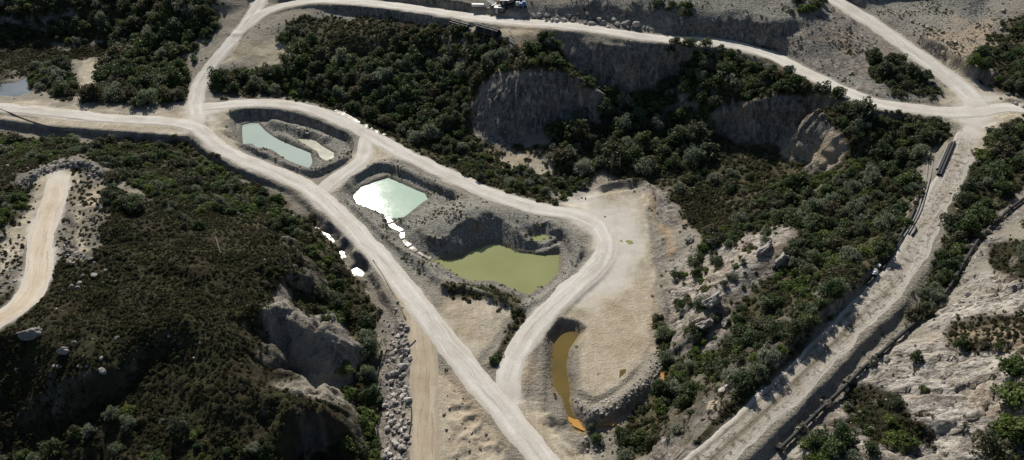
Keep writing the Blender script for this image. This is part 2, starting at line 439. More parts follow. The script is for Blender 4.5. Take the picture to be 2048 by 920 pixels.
# the flat working yard east of the ponds and the wide dirt apron at the left junction
def flatten(poly, soft=2.0):
    global HGT
    poly = [(a, b, relief(c)) for a, b, c in poly]
    W = [unproj(p[0], p[1], p[2])[:2] for p in poly]
    zz = [p[2] for p in poly]
    sd = poly_sd(W, X, Y, 6.0)
    w = 1 - sstep(0, soft, sd)
    A = np.array([[a[0], a[1], 1] for a in W]); c, *_ = np.linalg.lstsq(A, np.array(zz), rcond=None)
    HGT = HGT * (1 - w) + (c[0] * X + c[1] * Y + c[2] + 0.12 * N2) * w
flatten([(1180,395,0),(1285,380,0),(1305,450,0),(1312,530,0),(1308,590,0),(1300,650,-.3),(1290,700,-.6),(1240,770,-.9),(1190,795,-1.2),(1160,780,-1.2),(1155,720,-.8),(1178,660,-.5),(1130,625,-.1),(1200,540,0)])
flatten([(0,205,1.7),(150,212,1.3),(340,222,1),(380,205,1.1),(400,260,1),(370,270,.8),(250,262,.8),(100,250,1.2),(0,235,1.7)])
flatten([(1880,205,28.5),(1960,160,29.4),(2000,200,28.6),(1990,240,28.5),(1930,262,28.4),(1890,245,28.5)])

# ---- ponds
L1, L1B, L2, L3, L3B, L4 = -2.3, -2.2, -1.3, -2.4, -1.2, -2.5
POND1 = [(484,250),(500,246),(516,247),(530,262),(545,272),(560,280),(580,290),(600,298),(622,306),(625,325),(618,335),(600,330),(570,318),(545,300),(520,296),(500,294),(486,290)]
POND1B = [(594,278),(615,277),(632,282),(650,296),(668,306),(668,315),(652,322),(640,314),(634,302),(612,290)]
POND2 = [(706,392),(722,374),(752,364),(776,356),(800,366),(850,387),(857,398),(835,412),(808,434),(785,438),(752,422),(714,406)]
POND3 = [(868,520),(900,519),(930,512),(958,494),(990,487),(1012,494),(1040,506),(1085,512),(1118,508),(1118,542),(1095,567),(1056,588),(1014,573),(985,560),(940,562),(905,545),(890,536)]
POND3B = [(1060,472),(1085,468),(1098,475),(1085,482),(1062,481)]
POND4 = [(1118,664),(1146,660),(1158,669),(1139,702),(1134,735),(1141,790),(1138,800),(1146,830),(1162,850),(1170,868),(1150,860),(1138,840),(1126,800),(1106,775),(1103,712),(1108,682)]
basin(POND1, L1, 0.9); basin(POND1B, L1B, 0.6); basin(POND2, L2, 0.6); basin(POND3, L3, 0.8); basin(POND3B, L3B, 0.6); basin(POND4, L4, 0.95, lip=1.0)
MARSH = [(-90,92),(0,90),(100,100),(200,100),(245,95),(225,118),(150,112),(100,122),(70,150),(40,160),(-90,160)]
MARSH2 = [(-10,170),(30,166),(62,152),(70,168),(50,176),(68,184),(30,194),(-5,190)]
basin(MARSH2, -0.75, 0.3, 0.5)
DITCH = [[(576,424),(590,428),(598,438),(584,436)], [(626,450),(640,456),(636,466)], [(638,458),(658,466),(676,486),(668,488),(648,474)], [(676,500),(688,498),(696,514),(686,524),(676,512)], [(700,536),(716,530),(733,546),(728,556),(712,552),(704,556)], [(728,574),(738,586),(734,588)]]
DITCH = [[(sum(q[0] for q in p) / len(p) * .22 + a * .78, sum(q[1] for q in p) / len(p) * .22 + b_ * .78) for a, b_ in p] for p in DITCH]
DITCH_LV = [-2.5, -2.7, -2.75, -2.9, -3.05, -3.2]
for p, l in zip(DITCH, DITCH_LV):
    basin(p, l, 0.9, 0.4, 1.0)
STREAM = wpts([(776,434,-1.32),(786,452,-1.5),(803,462,-1.6),(806,478,-1.8),(822,494,-2.0),(838,506,-2.2),(866,520,-2.36)])
D, Z = line_field(catmull(STREAM, .6), X, Y, 4.0)
HGT = np.where(D < 4.0, np.minimum(HGT, np.maximum(Z - 0.25, Z - 0.25 + 0.6 * (D - 0.7))), HGT)
HGT = np.where(D < 0.9, Z - 0.25 + 0.5 * D * 0.6, HGT)
HGT += 0.05 * fbm(X, Y, 1.6, 3, 201) * sstep(-1.0, 1.0, ROAD_D) + 0.06 * sstep(0.3, 1, CLIFF) * fbm(X, Y, 1.2, 2, 202)

for k, (hw, _) in ROADS.items():
    D, Z = line_field(ROADW[k], X, Y, 8.0)
    w = 1 - sstep(hw, hw + 1.0, D)
    HGT = HGT * (1 - w) + (Z + 0.03 * N2) * w
GYs, GXs = np.gradient(HGT, GS)
SLOPE = np.hypot(GXs, GYs)
PX, PY = proj(X, Y, HGT)

def hz(x, y):
    """terrain height at a world point (arrays allowed)"""
    fx = np.clip((np.asarray(x, float) - GX0) / GS, 0, NX - 1.001); fy = np.clip((np.asarray(y, float) - GY0) / GS, 0, NY - 1.001)
    i = fx.astype(int); j = fy.astype(int); a = fx - i; b = fy - j
    return (HGT[j, i] * (1 - a) + HGT[j, i + 1] * a) * (1 - b) + (HGT[j + 1, i] * (1 - a) + HGT[j + 1, i + 1] * a) * b

def sample(A, x, y):
    i = np.clip(((np.asarray(x, float) - GX0) / GS + .5).astype(int), 0, NX - 1); j = np.clip(((np.asarray(y, float) - GY0) / GS + .5).astype(int), 0, NY - 1)
    return A[j, i]

def ground_at(px, py):
    """where the ray through a photo pixel meets the terrain"""
    u = (px - 1024.0) / FPX; v = (py - 460.0) / FPX
    t = np.linspace(70, 420, 1400)
    x = u * t; y = t * (CT - v * ST); z = CAM_H - t * (ST + v * CT)
    h = hz(x, y)
    k = np.nonzero(z < h)[0]
    k = k[0] if len(k) else len(t) - 1
    return float(x[k]), float(y[k]), float(h[k])

# ------------------------------------------------------------------ ground cover masks (what the surface is made of)
def region(polys, soft=6.0, wob=10.0, seed=300, scale=6.0):
    n = wob * 1.3 * fb(seed)
    m = np.zeros((NY, NX))
    for p in polys:
        sd = poly_sd(p, PX, PY, 40.0)
        m = np.maximum(m, 1 - sstep(-soft, soft, sd + n))
    return m
#MASKS
YARD = [[(62,362),(95,345),(150,338),(158,362),(120,392),(75,392)], [(1120,415),(1200,380),(1290,385),(1300,470),(1310,560),(1300,650),(1285,710),(1240,775),(1185,795),(1155,780),(1160,700),(1180,655),(1120,630),(1190,540),(1180,470)],
        [(0,200),(140,205),(170,125),(205,118),(195,150),(160,205),(345,225),(378,200),(400,255),(375,275),(250,268),(100,255),(0,235)],
        [(430,215),(455,215),(450,260),(480,300),(430,290),(405,240)], [(640,370),(720,300),(740,270),(790,310),(700,350),(670,390)],
        [(1880,200),(1900,120),(1980,190),(2060,200),(2060,240),(1990,245),(1960,330),(1900,300),(1925,262)],
        [(440,125),(470,85),(560,78),(600,95),(590,125),(480,135)],
        [(900,600),(960,600),(1030,620),(960,700),(950,720),(880,640)], [(760,520),(860,600),(850,610),(790,560)],
        [(820,640),(870,650),(880,740),(1010,900),(1000,930),(810,930),(830,720)],
        [(1060,790),(1100,850),(1180,910),(1160,930),(1090,920),(1040,800)],
        [(880,20),(1010,18),(1040,35),(960,35)], [(820,28),(1050,62),(1040,80),(900,52)], [(985,312),(1020,300),(1110,322),(1112,345),(1040,345)], [(0,470),(50,420),(80,400),(60,480),(0,560)], [(150,410),(200,372),(212,396),(165,440),(172,500),(140,475)]]
TERR = [[(1700,0),(2010,-20),(2020,60),(1960,130),(1900,125),(1830,75)]]
GRAVEL = [[(670,370),(740,320),(800,325),(930,385),(1100,430),(1160,470),(1165,540),(1060,640),(960,590),(880,590),(790,520),(690,430)],
          [(440,225),(500,213),(640,235),(730,285),(700,335),(610,358),(480,300)], [(1060,20),(1130,0),(1300,-10),(1640,0),(1690,70),(1760,130),(1860,170),(1800,205),(1690,170),(1560,95),(1330,70),(1080,45)], [(560,55),(640,20),(800,25),(900,45),(800,60),(640,70)], [(1700,-10),(2020,-20),(2020,60),(1960,130),(1900,125),(1830,75)], [(-40,360),(60,345),(130,318),(210,330),(215,365),(150,335),(60,380)]]
ROCKY = [[(1740,720),(2048,600),(2060,930),(1560,930),(1660,830)], [(1900,600),(2048,500),(2048,640),(1860,660)], [(1940,480),(2048,360),(2048,440),(1990,520)], [(1560,60),(1650,0),(1850,150),(1760,190),(1560,95)],
         [(1330,540),(1440,480),(1580,455),(1580,480),(1400,650),(1350,640)], [(1290,370),(1340,380),(1350,560),(1310,540)], [(1370,380),(1460,385),(1420,440),(1370,450)],
         [(1470,255),(1545,185),(1610,192),(1640,240),(1700,290),(1670,350),(1560,330),(1440,300)], [(1620,270),(1700,290),(1660,350),(1620,340)], [(600,630),(660,640),(720,690),(700,700)], [(760,640),(830,640),(830,930),(740,930)], [(655,75),(700,62),(760,80),(770,110),(665,118)], [(1370,870),(1410,800),(1450,780),(1480,800),(1440,860),(1400,900)],
         [(945,215),(1010,138),(1060,155),(1100,135),(1150,150),(1185,185),(1100,255),(1000,295),(950,270)], [(1110,62),(1210,88),(1310,100),(1320,150),(1290,180),(1200,170),(1140,115)]]
CLAYP = [[(1150,600),(1300,560),(1300,700),(1180,790),(1155,700),(1190,640)], [(900,600),(970,620),(950,700),(880,640)], [(880,760),(930,750),(1020,900),(880,910)], [(1040,60),(1100,60),(1060,90),(1030,100)], [(1620,290),(1680,290),(1640,330),(1560,300)], [(1860,60),(1990,40),(1990,120),(1920,120)], [(2040,640),(1930,650),(1900,680),(2048,690)], [(980,300),(1120,310),(1110,345),(1010,335)], [(150,400),(200,370),(200,400)], [(1020,700),(1060,690),(1050,790),(1100,860),(1080,870),(1035,800)]]
VEG = [[(-40,-20),(420,-20),(440,35),(370,110),(385,200),(160,208),(210,125),(240,110),(220,88),(-40,80)], [(60,130),(130,115),(155,185),(110,190),(60,170)],
       [(-40,262),(180,282),(400,290),(470,355),(560,395),(650,455),(740,600),(760,700),(750,930),(700,930),(700,780),(720,700),(640,600),(620,490),(540,455),(430,420),(300,400),(210,350),(150,320),(-40,345)],
       [(420,155),(480,140),(600,130),(570,50),(640,30),(900,50),(1010,80),(1000,130),(940,210),(940,270),(1010,300),(1100,290),(1200,345),(1180,385),(1000,385),(850,320),(700,235),(600,198),(450,190)],
       [(1040,90),(1120,80),(1190,170),(1180,215),(1090,140),(1000,140)],
       [(1180,210),(1260,180),(1330,100),(1540,115),(1700,200),(1900,255),(1910,285),(1840,300),(1850,400),(1740,560),(1600,700),(1430,880),(1240,920),(1240,860),(1320,760),(1310,640),(1360,640),(1400,600),(1390,500),(1480,420),(1420,380),(1330,380),(1300,355),(1130,345),(1100,280)],
       [(1950,280),(2060,230),(2060,360),(1980,440),(1880,600),(1850,640),(1830,640),(1900,440),(1930,360)], [(1910,130),(2060,20),(2060,200),(1960,165)], [(1730,95),(1850,160),(1880,185),(1800,200),(1740,160)],
       [(960,740),(1040,630),(1060,650),(990,750)], [(830,290),(1000,370),(1130,400),(1110,420),(990,385),(850,325)], [(880,560),(1040,600),(1050,640),(940,610)], [(1310,80),(1560,90),(1560,100),(1310,92)]]
HEATH = [[(490,755),(600,785),(690,820),(725,940),(500,940)], [(555,465),(620,478),(660,600),(620,640),(555,560)], [(-60,84),(0,84),(250,92),(225,122),(150,114),(70,152),(-60,170)], [(1690,770),(1800,790),(1830,860),(1700,850)], [(1880,648),(2060,630),(2060,690),(1900,690)], [(1740,850),(1850,840),(1860,890),(1740,890)], [(1970,480),(2060,470),(2060,560),(1990,540)], [(1340,380),(1440,370),(1480,420),(1430,500),(1360,440)], [(-40,340),(150,320),(260,390),(440,420),(560,470),(600,560),(520,600),(560,700),(600,760),(520,780),(560,930),(-40,930)], [(1240,860),(1420,740),(1500,650),(1560,560),(1640,600),(1440,900)]]

m_yard = region(YARD, 7, 14, 301)
m_terr = region(TERR, 8, 14, 302)
m_grav = region(GRAVEL, 8, 14, 303)
m_rocky = region(ROCKY, 9, 26, 304) * (0.72 + 0.28 * sstep(-.3, .3, fb(8)))
m_clay = region(CLAYP, 14, 26, 305)
m_veg = region(VEG, 7, 16, 306)
m_heath = region(HEATH, 9, 20, 307)
ROAD_DD = np.full((NY, NX), 30.0)
for k, (hw, _) in ROADS.items():
    if k != 'side':
        ROAD_DD = np.minimum(ROAD_DD, line_field(ROADW[k], X, Y, 9.0)[0] - hw + (.9 if k == 'track' else .35))
dust = 1 - sstep(-1.6, 1.0, ROAD_DD + 1.6 * fb(20) + .9 * N2)
dust = np.maximum(dust, .9 * region([[(1120,415),(1190,393),(1268,415),(1282,500),(1250,570),(1190,610),(1130,605),(1190,545),(1205,490)], [(1890,215),(1950,170),(1990,205),(1985,245),(1935,255)], [(390,190),(420,205),(430,235),(400,265),(375,250)]], 22, 22, 312))
m_veg *= (1 - dust) * (1 - m_yard * 0.85)
steep = sstep(0.8, 1.3, blur(SLOPE, 0.5) + 0.3 * N2)
steep = steep * (1 - np.clip(bl + hl, 0, 1) * (1 - sstep(-.12, .25, fb(18) + .25 * N2)) * .85)
RIM = region([[(25,385),(70,333),(130,312),(190,314),(226,350),(218,420),(175,520),(120,525),(55,570),(-20,610),(-20,480),(60,400)]], 9, 20, 315)
OUTSIDE = np.maximum(np.maximum(sstep(2050, 2120, PX), 1 - sstep(-75, -5, PX)), sstep(922, 965, PY))
m_heath = np.maximum(m_heath, OUTSIDE * sstep(-.25, .2, fb(19)))
m_veg *= 1 - .8 * RIM
m_heath *= 1 - .75 * RIM
SPUR = region([[(1330,560),(1440,472),(1580,450),(1600,475),(1520,560),(1460,630),(1440,700),(1350,715)], [(1370,880),(1410,800),(1475,780),(1450,860),(1405,905)], [(1360,385),(1460,385),(1430,440),(1370,450)]], 10, 20, 314)
m_veg *= (1 - .9 * steep) * (1 - .92 * SPUR)
m_heath *= (1 - dust) * (1 - .45 * steep)
m_rock = np.clip(np.maximum(np.maximum(m_rocky, SPUR), steep), 0, 1) * (1 - dust)
lowb = softpoly([(500,755),(620,780),(740,810),(740,950),(500,950)], 15)
m_rock *= 1 - .7 * lowb * (1 - sstep(1.4, 2.2, SLOPE))
# wet / ochre shoreline
m_wet = np.zeros((NY, NX)); m_och = np.zeros((NY, NX))
for P_, L_ in ((POND1, L1), (POND1B, L1B), (POND2, L2), (POND3, L3), (POND4, L4)):
    sd = poly_sd([unproj(a, b, L_)[:2] for a, b in P_], X, Y, 5.0)
    m_wet = np.maximum(m_wet, 1 - sstep(0.3, 1.6, sd + .6 * N2))
    if P_ is POND3 or P_ is POND4:
        m_och = np.maximum(m_och, 1 - sstep(0.2, 1.3, sd + .5 * N2))
m_och = np.maximum(m_och * .45, region([[(1135,830),(1170,840),(1180,870),(1150,865)], [(1190,850),(1215,835),(1245,845),(1240,860),(1200,862)], [(1318,752),(1332,742),(1330,765),(1320,770)], [(1300,395),(1312,400),(1310,440),(1345,460),(1350,500),(1338,510),(1325,465),(1300,440)], [(1035,82),(1062,80),(1060,96),(1040,100)]], 5, 6, 330))

STRATA_M = np.clip(strata * 1.2, 0, 1)
STRATA_M = np.maximum(STRATA_M, .85 * region([[(1335,540),(1440,480),(1580,452),(1590,480),(1500,545),(1440,610),(1415,670),(1350,670)], [(1370,870),(1410,800),(1470,785),(1440,860),(1400,900)], [(1560,290),(1640,270),(1700,295),(1660,352),(1600,330)], [(1370,385),(1460,385),(1420,440),(1370,450)], [(590,640),(660,645),(710,690),(640,690)]], 9, 16, 313))
# ------------------------------------------------------------------ material helpers
def new_mat(name):
    m = bpy.data.materials.new(name)
    m.use_nodes = True
    nt = m.node_tree
    nt.nodes.clear()
    out = nt.nodes.new("ShaderNodeOutputMaterial")
    bs = nt.nodes.new("ShaderNodeBsdfPrincipled")
    nt.links.new(bs.outputs[0], out.inputs[0])
    return m, nt, bs, out

class NB:
    """small node builder"""
    def __init__(s, nt):
        s.nt = nt
        s.co = nt.nodes.new("ShaderNodeNewGeometry").outputs["Position"]
    def link(s, a, b):
        s.nt.links.new(a, b)
    def noise(s, scale, detail=4, rough=0.55, vec=None, dist=0.0):
        n = s.nt.nodes.new("ShaderNodeTexNoise")
        n.inputs["Scale"].default_value = scale; n.inputs["Detail"].default_value = detail
        n.inputs["Roughness"].default_value = rough; n.inputs["Distortion"].default_value = dist
        s.link(vec if vec is not None else s.co, n.inputs["Vector"])
        return n.outputs["Fac"]
    def voro(s, scale, feature='F1', vec=None, out="Distance"):
        n = s.nt.nodes.new("ShaderNodeTexVoronoi"); n.feature = feature
        n.inputs["Scale"].default_value = scale
        s.link(vec if vec is not None else s.co, n.inputs["Vector"])
        return n.outputs[out]
    def ramp(s, fac, stops):
        n = s.nt.nodes.new("ShaderNodeValToRGB")
        e = n.color_ramp.elements
        while len(e) < len(stops):
            e.new(0.5)
        for el, (p, c) in zip(e, stops):
            el.position = p
            el.color = (c[0], c[1], c[2], 1) if isinstance(c, (tuple, list)) else (c, c, c, 1)
        s.link(fac, n.inputs[0])
        return n.outputs[0]
    def mix(s, fac, a, b, mode='MIX'):
        n = s.nt.nodes.new("ShaderNodeMix"); n.data_type = 'RGBA'; n.blend_type = mode
        for k, v in ((0, fac), (6, a), (7, b)):
            sock = n.inputs[k]
            if hasattr(v, 'is_linked'):
                s.link(v, sock)
            elif isinstance(v, (int, float)):
                sock.default_value = v if k == 0 else (v, v, v, 1)
            else:
                sock.default_value = (*v, 1)
        return n.outputs[2]
    def math(s, op, a, b=None, clamp=False):
        n = s.nt.nodes.new("ShaderNodeMath"); n.operation = op; n.use_clamp = clamp
        for i, v in enumerate((a, b)):
            if v is None: continue
            if hasattr(v, 'is_linked'): s.link(v, n.inputs[i])
            else: n.inputs[i].default_value = v
        return n.outputs[0]
    def attr(s, name):
        n = s.nt.nodes.new("ShaderNodeAttribute"); n.attribute_name = name
        sp = s.nt.nodes.new("ShaderNodeSeparateColor")
        s.link(n.outputs["Color"], sp.inputs[0])
        return sp.outputs
    def bump(s, height, strength, dist, bs):
        n = s.nt.nodes.new("ShaderNodeBump")
        n.inputs["Strength"].default_value = strength; n.inputs["Distance"].default_value = dist
        s.link(height, n.inputs["Height"]); s.link(n.outputs[0], bs.inputs["Normal"])
    def scaled(s, v):
        n = s.nt.nodes.new("ShaderNodeMapping"); n.inputs["Scale"].default_value = v
        s.link(s.co, n.inputs["Vector"]); return n.outputs[0]

def ground_material():
    m, nt, bs, out = new_mat("quarry_ground")
    b = NB(nt)
    A = b.attr("m1"); B = b.attr("m2"); C = b.attr("m3")
    n_big = b.noise(0.12, 5, .6); n_mid = b.noise(0.7, 5, .65); n_fine = b.noise(3.5, 4, .7)
    grit = b.voro(1.7)
    # crumbled grey soil as the base
    soil = b.mix(n_mid, (0.075, 0.07, 0.052), (0.235, 0.212, 0.17))
    soil = b.mix(b.ramp(n_fine, [(0.35, 0.0), (0.75, 1.0)]), soil, (0.32, 0.292, 0.24))
    # vegetation litter
    veg = b.mix(b.ramp(n_mid, [(0.3, 0.0), (0.72, 1.0)]), (0.022, 0.023, 0.011), (0.115, 0.10, 0.058))
    heath = b.mix(b.ramp(n_mid, [(0.3, 0.0), (0.7, 1.0)]), (0.016, 0.013, 0.008), (0.050, 0.040, 0.022))
    heath = b.mix(b.ramp(n_big, [(0.4, 0.0), (0.65, 1.0)]), heath, b.mix(n_mid, (0.016, 0.019, 0.008), (0.046, 0.048, 0.019)))
    # rock: grey and cream streaks
    st = b.noise(0.8, 8, .72, b.scaled((1.0, 0.6, 0.35)), 0.9)
    beds = b.noise(1.3, 6, .7, b.scaled((0.16, 0.9, 1.0)), 0.7)
    SA = b.attr("m4")
    st = b.math('ADD', b.math('MULTIPLY', st, .8), b.math('MULTIPLY', beds, .2))
    rock = b.ramp(st, [(0.36, (0.048, 0.044, 0.041)), (0.46, (0.135, 0.124, 0.112)), (0.55, (0.25, 0.228, 0.20)), (0.68, (0.52, 0.475, 0.41))])
    slab = b.ramp(beds, [(0.36, (0.05, 0.045, 0.040)), (0.43, (0.20, 0.18, 0.15)), (0.48, (0.44, 0.405, 0.35)), (0.56, (0.58, 0.545, 0.49)), (0.64, (0.33, 0.285, 0.225)), (0.74, (0.62, 0.58, 0.52))])
    slab = b.mix(b.ramp(b.noise(0.25, 6, .7, b.scaled((.5, 1, 1)), .8), [(0.46, 0.0), (0.6, .8)]), slab, b.mix(1.0, slab, (0.40, 0.38, 0.37), 'MULTIPLY'))
    rock = b.mix(SA[0], rock, slab)
    wv = nt.nodes.new('ShaderNodeVectorMath'); wv.operation = 'ADD'; nz = nt.nodes.new('ShaderNodeTexNoise'); nz.inputs['Scale'].default_value = .5; nz.inputs['Detail'].default_value = 4; b.link(b.co, nz.inputs['Vector'])
    ws = nt.nodes.new('ShaderNodeVectorMath'); ws.operation = 'SCALE'; ws.inputs['Scale'].default_value = 3.2; b.link(nz.outputs['Color'], ws.inputs[0]); b.link(b.scaled((.55, .8, .35)), wv.inputs[0]); b.link(ws.outputs[0], wv.inputs[1])
    crk = b.voro(0.5, 'DISTANCE_TO_EDGE', wv.outputs[0])
    rock = b.mix(b.math('MULTIPLY', b.ramp(crk, [(0.0, .55), (0.05, 0.0)]), b.ramp(n_mid, [(0.4, 0.0), (0.6, 1.0)])), rock, (0.06, 0.052, 0.045))
    rock = b.mix(b.ramp(n_big, [(0.5, 0.0), (0.72, 0.45)]), rock, (0.36, 0.25, 0.145))
    grav = b.mix(b.ramp(grit, [(0.05, 0.0), (0.6, 1.0)]), (0.40, 0.38, 0.335), (0.17, 0.165, 0.148))
    grav = b.mix(b.ramp(n_mid, [(0.35, 0.0), (0.75, .8)]), grav, (0.17, 0.165, 0.125))
    clay = b.mix(n_mid, (0.27, 0.205, 0.13), (0.44, 0.365, 0.265))
    mp = nt.nodes.new("ShaderNodeMapping"); mp.inputs["Rotation"].default_value = (0, 0, -0.55); mp.inputs["Scale"].default_value = (0.9, 0.10, 1); b.link(b.co, mp.inputs["Vector"])
    mp2 = nt.nodes.new("ShaderNodeMapping"); mp2.inputs["Rotation"].default_value = (0, 0, 0.35); mp2.inputs["Scale"].default_value = (0.8, 0.09, 1); b.link(b.co, mp2.inputs["Vector"])
    tyre = b.math('MULTIPLY', b.noise(1.0, 5, .7, mp.outputs[0], 1.2), b.noise(1.0, 5, .7, mp2.outputs[0], 1.2))
    yard = b.mix(b.ramp(b.noise(0.22, 6, .7), [(0.3, 0.0), (0.7, 1.0)]), (0.255, 0.215, 0.145), (0.45, 0.405, 0.325))
    yard = b.mix(b.ramp(tyre, [(0.14, 0.6), (0.23, 0.0), (0.28, 0.0), (0.40, 0.7)]), yard, (0.53, 0.485, 0.40))
    yard = b.mix(b.ramp(b.noise(0.09, 5, .65), [(0.48, 0.0), (0.66, .55)]), yard, (0.20, 0.175, 0.11))
    dst = b.mix(n_mid, (0.38, 0.355, 0.305), (0.58, 0.55, 0.495))
    c = soil
    c = b.mix(C[0], c, grav)
    c = b.mix(A[2], c, rock)
    c = b.mix(B[1], c, heath)
    c = b.mix(B[0], c, veg)
    c = b.mix(C[1], c, yard)
    c = b.mix(b.math('MULTIPLY', A[1], b.math('SUBTRACT', 0.75, b.math('MULTIPLY', C[1], .35))), c, clay)
    c = b.mix(A[0], c, dst)
    c = b.mix(b.math('MULTIPLY', B[2], 0.55), c, (0.085, 0.078, 0.062))
    c = b.mix(b.math('MULTIPLY', b.math('MULTIPLY', C[2], b.ramp(n_fine, [(0.3, 0.3), (0.7, 1.0)])), 0.7), c, b.mix(n_mid, (0.30, 0.19, 0.085), (0.48, 0.38, 0.23)))
    c = b.mix(b.math('SUBTRACT', 0.35, b.math('MULTIPLY', C[1], .2)), c, b.mix(1.0, c, b.ramp(n_fine, [(0.25, 0.45), (0.75, 1.5)]), 'MULTIPLY'))
    nt.links.new(c, bs.inputs["Base Color"])
    bs.inputs["Roughness"].default_value = 0.95
    bs.inputs["Specular IOR Level"].default_value = 0.12
    hgt = b.math('ADD', b.math('MULTIPLY', n_fine, 0.5), b.math('MULTIPLY', n_mid, 0.9))
    hgt = b.math('SUBTRACT', hgt, b.math('MULTIPLY', grit, 0.35))
    hgt = b.mix(A[2], hgt, b.math('ADD', b.math('ADD', b.math('MULTIPLY', st, 2.2), b.math('MINIMUM', b.math('MULTIPLY', crk, 2.0), .35)), b.math('MULTIPLY', b.math('MULTIPLY', beds, SA[0]), 1.6)))
    flat = b.math('SUBTRACT', 1.15, b.math('ADD', A[0], b.math('MULTIPLY', C[1], 0.6)), True)
    hgt = b.math('MULTIPLY', hgt, flat)
    b.bump(hgt, 0.9, 0.45, bs)
    return m
M_GROUND = ground_material()

# broken ledges: push the steep faces in and out along their own facing
_sl = blur(SLOPE, 0.8); _st = sstep(0.7, 1.4, _sl) * sstep(1.0, 3.0, ROAD_D) * (1 - .7 * SCARP)
_g = np.stack([blur(GXs, .8), blur(GYs, .8)]) / (_sl + 1e-3)
_t = X * _g[1] * .0 + (X + .6 * Y)
_led = (ridged(_t / 2.0, HGT, 2.6, 4, 81) - .55) * 1.5 + (ridged(_t, HGT * .35, 1.7, 3, 83) - .55) * 1.3
DXO = -_g[0] * _led * _st; DYO = -_g[1] * _led * _st

def grid_mesh(name, jmask):
    """terrain sheet from the height field, cells inside jmask only"""
    cell = jmask[:-1, :-1] & jmask[1:, :-1] & jmask[:-1, 1:] & jmask[1:, 1:]
    idx = np.arange(NY * NX).reshape(NY, NX)
    q = np.stack([idx[:-1, :-1][cell], idx[:-1, 1:][cell], idx[1:, 1:][cell], idx[1:, :-1][cell]], axis=1)
    used, inv = np.unique(q, return_inverse=True)
    q = inv.reshape(q.shape)
    co = np.stack([(X + DXO).ravel()[used], (Y + DYO).ravel()[used], HGT.ravel()[used]], axis=1).astype(np.float32)
    me = bpy.data.meshes.new(name)
    me.vertices.add(len(co)); me.vertices.foreach_set("co", co.ravel())
    me.loops.add(q.size); me.loops.foreach_set("vertex_index", q.ravel().astype(np.int32))
    me.polygons.add(len(q)); me.polygons.foreach_set("loop_start", np.arange(0, q.size, 4, dtype=np.int32))
    me.polygons.foreach_set("use_smooth", np.ones(len(q), dtype=bool))
    for nm, chans in (("m1", (dust, m_clay, m_rock)), ("m2", (m_veg, m_heath, m_wet)), ("m3", (m_grav, m_yard, m_och)), ("m4", (STRATA_M, STRATA_M, STRATA_M))):
        at = me.attributes.new(nm, 'FLOAT_COLOR', 'POINT')
        d = np.ones((len(used), 4), dtype=np.float32)
        for i, c in enumerate(chans):
            d[:, i] = np.clip(c.ravel()[used], 0, 1)
        at.data.foreach_set("color", d.ravel())
    me.update(calc_edges=True)
    return me

half = 0.70 * (Y * CT + CAM_H * ST) + 28
VIS = (np.abs(X) < half) & (Y > 51) & (Y < 352)
me = grid_mesh("ground", VIS)
ground = bpy.data.objects.new("ground", me)
me.materials.append(M_GROUND)
ground["kind"] = "structure"
COL.objects.link(ground)

# far ground around the surveyed block, out to the horizon
def far_ground():
    bm = bmesh.new()
    xs = [-4000, -2000, -1000, -600, -400] + list(np.arange(-300, 301, 12.0)) + [400, 600, 1000, 2000, 4000]
    ys = [-4000, -2000, -1000, -500, -200, -60] + list(np.arange(0, 421, 12.0)) + [520, 700, 1000, 2000, 4000]
    V = {}
    for j, y in enumerate(ys):
        for i, x in enumerate(xs):
            hin = float(hz(min(max(x, GX0 + 1), GX1 - 1), min(max(y, GY0 + 1), GY1 - 1)))
            inside = (abs(x) < 0.70 * (y * CT + CAM_H * ST) + 6) and 64 < y < 344
            far = max(0, abs(x) - 250, y - 350, 52 - y)
            z = hin - (14.0 if inside else 1.2) + 0.0 * far
            z = z * math.exp(-far / 900.0) + 6 * math.sin(x * .004) * min(1, far / 200)
            V[i, j] = bm.verts.new((x, y, z))
    for j in range(len(ys) - 1):
        for i in range(len(xs) - 1):
            bm.faces.new((V[i, j], V[i + 1, j], V[i + 1, j + 1], V[i, j + 1]))
    me = bpy.data.meshes.new("terrain"); bm.to_mesh(me); bm.free()
    m, nt, bs, out = new_mat("far_heath")
    b = NB(nt)
    nt.links.new(b.mix(b.noise(0.05, 5, .6), (0.03, 0.035, 0.016), (0.12, 0.105, 0.06)), bs.inputs["Base Color"])
    bs.inputs["Roughness"].default_value = 1.0
    me.materials.append(m)
    o = bpy.data.objects.new("terrain", me); o["kind"] = "structure"; COL.objects.link(o)
far_ground()

# ------------------------------------------------------------------ object helpers
def tag(o, label=None, cat=None, group=None, kind=None):
    if label: o["label"] = label
    if cat: o["category"] = cat
    if group: o["group"] = group
    if kind: o["kind"] = kind
    return o

def mk(name, me, mat=None, parent=None, loc=None):
    if mat is not None and len(me.materials) == 0:
        me.materials.append(mat)
    o = bpy.data.objects.new(name, me)
    COL.objects.link(o)
    if parent is not None: o.parent = parent
    if loc is not None: o.location = loc
    return o

def empty(name, loc=(0, 0, 0), rz=0.0, sc=1.0):
    o = bpy.data.objects.new(name, None)
    o.empty_display_size = 0.5
    o.location = loc; o.rotation_euler = (0, 0, rz); o.scale = (sc, sc, sc)
    COL.objects.link(o)
    return o

def pyd(name, V, F, smooth=False):
    me = bpy.data.meshes.new(name)
    me.from_pydata([tuple(v) for v in V], [], [tuple(f) for f in F])
    if smooth:
        me.polygons.foreach_set("use_smooth", np.ones(len(me.polygons), dtype=bool))
    me.update()
    return me

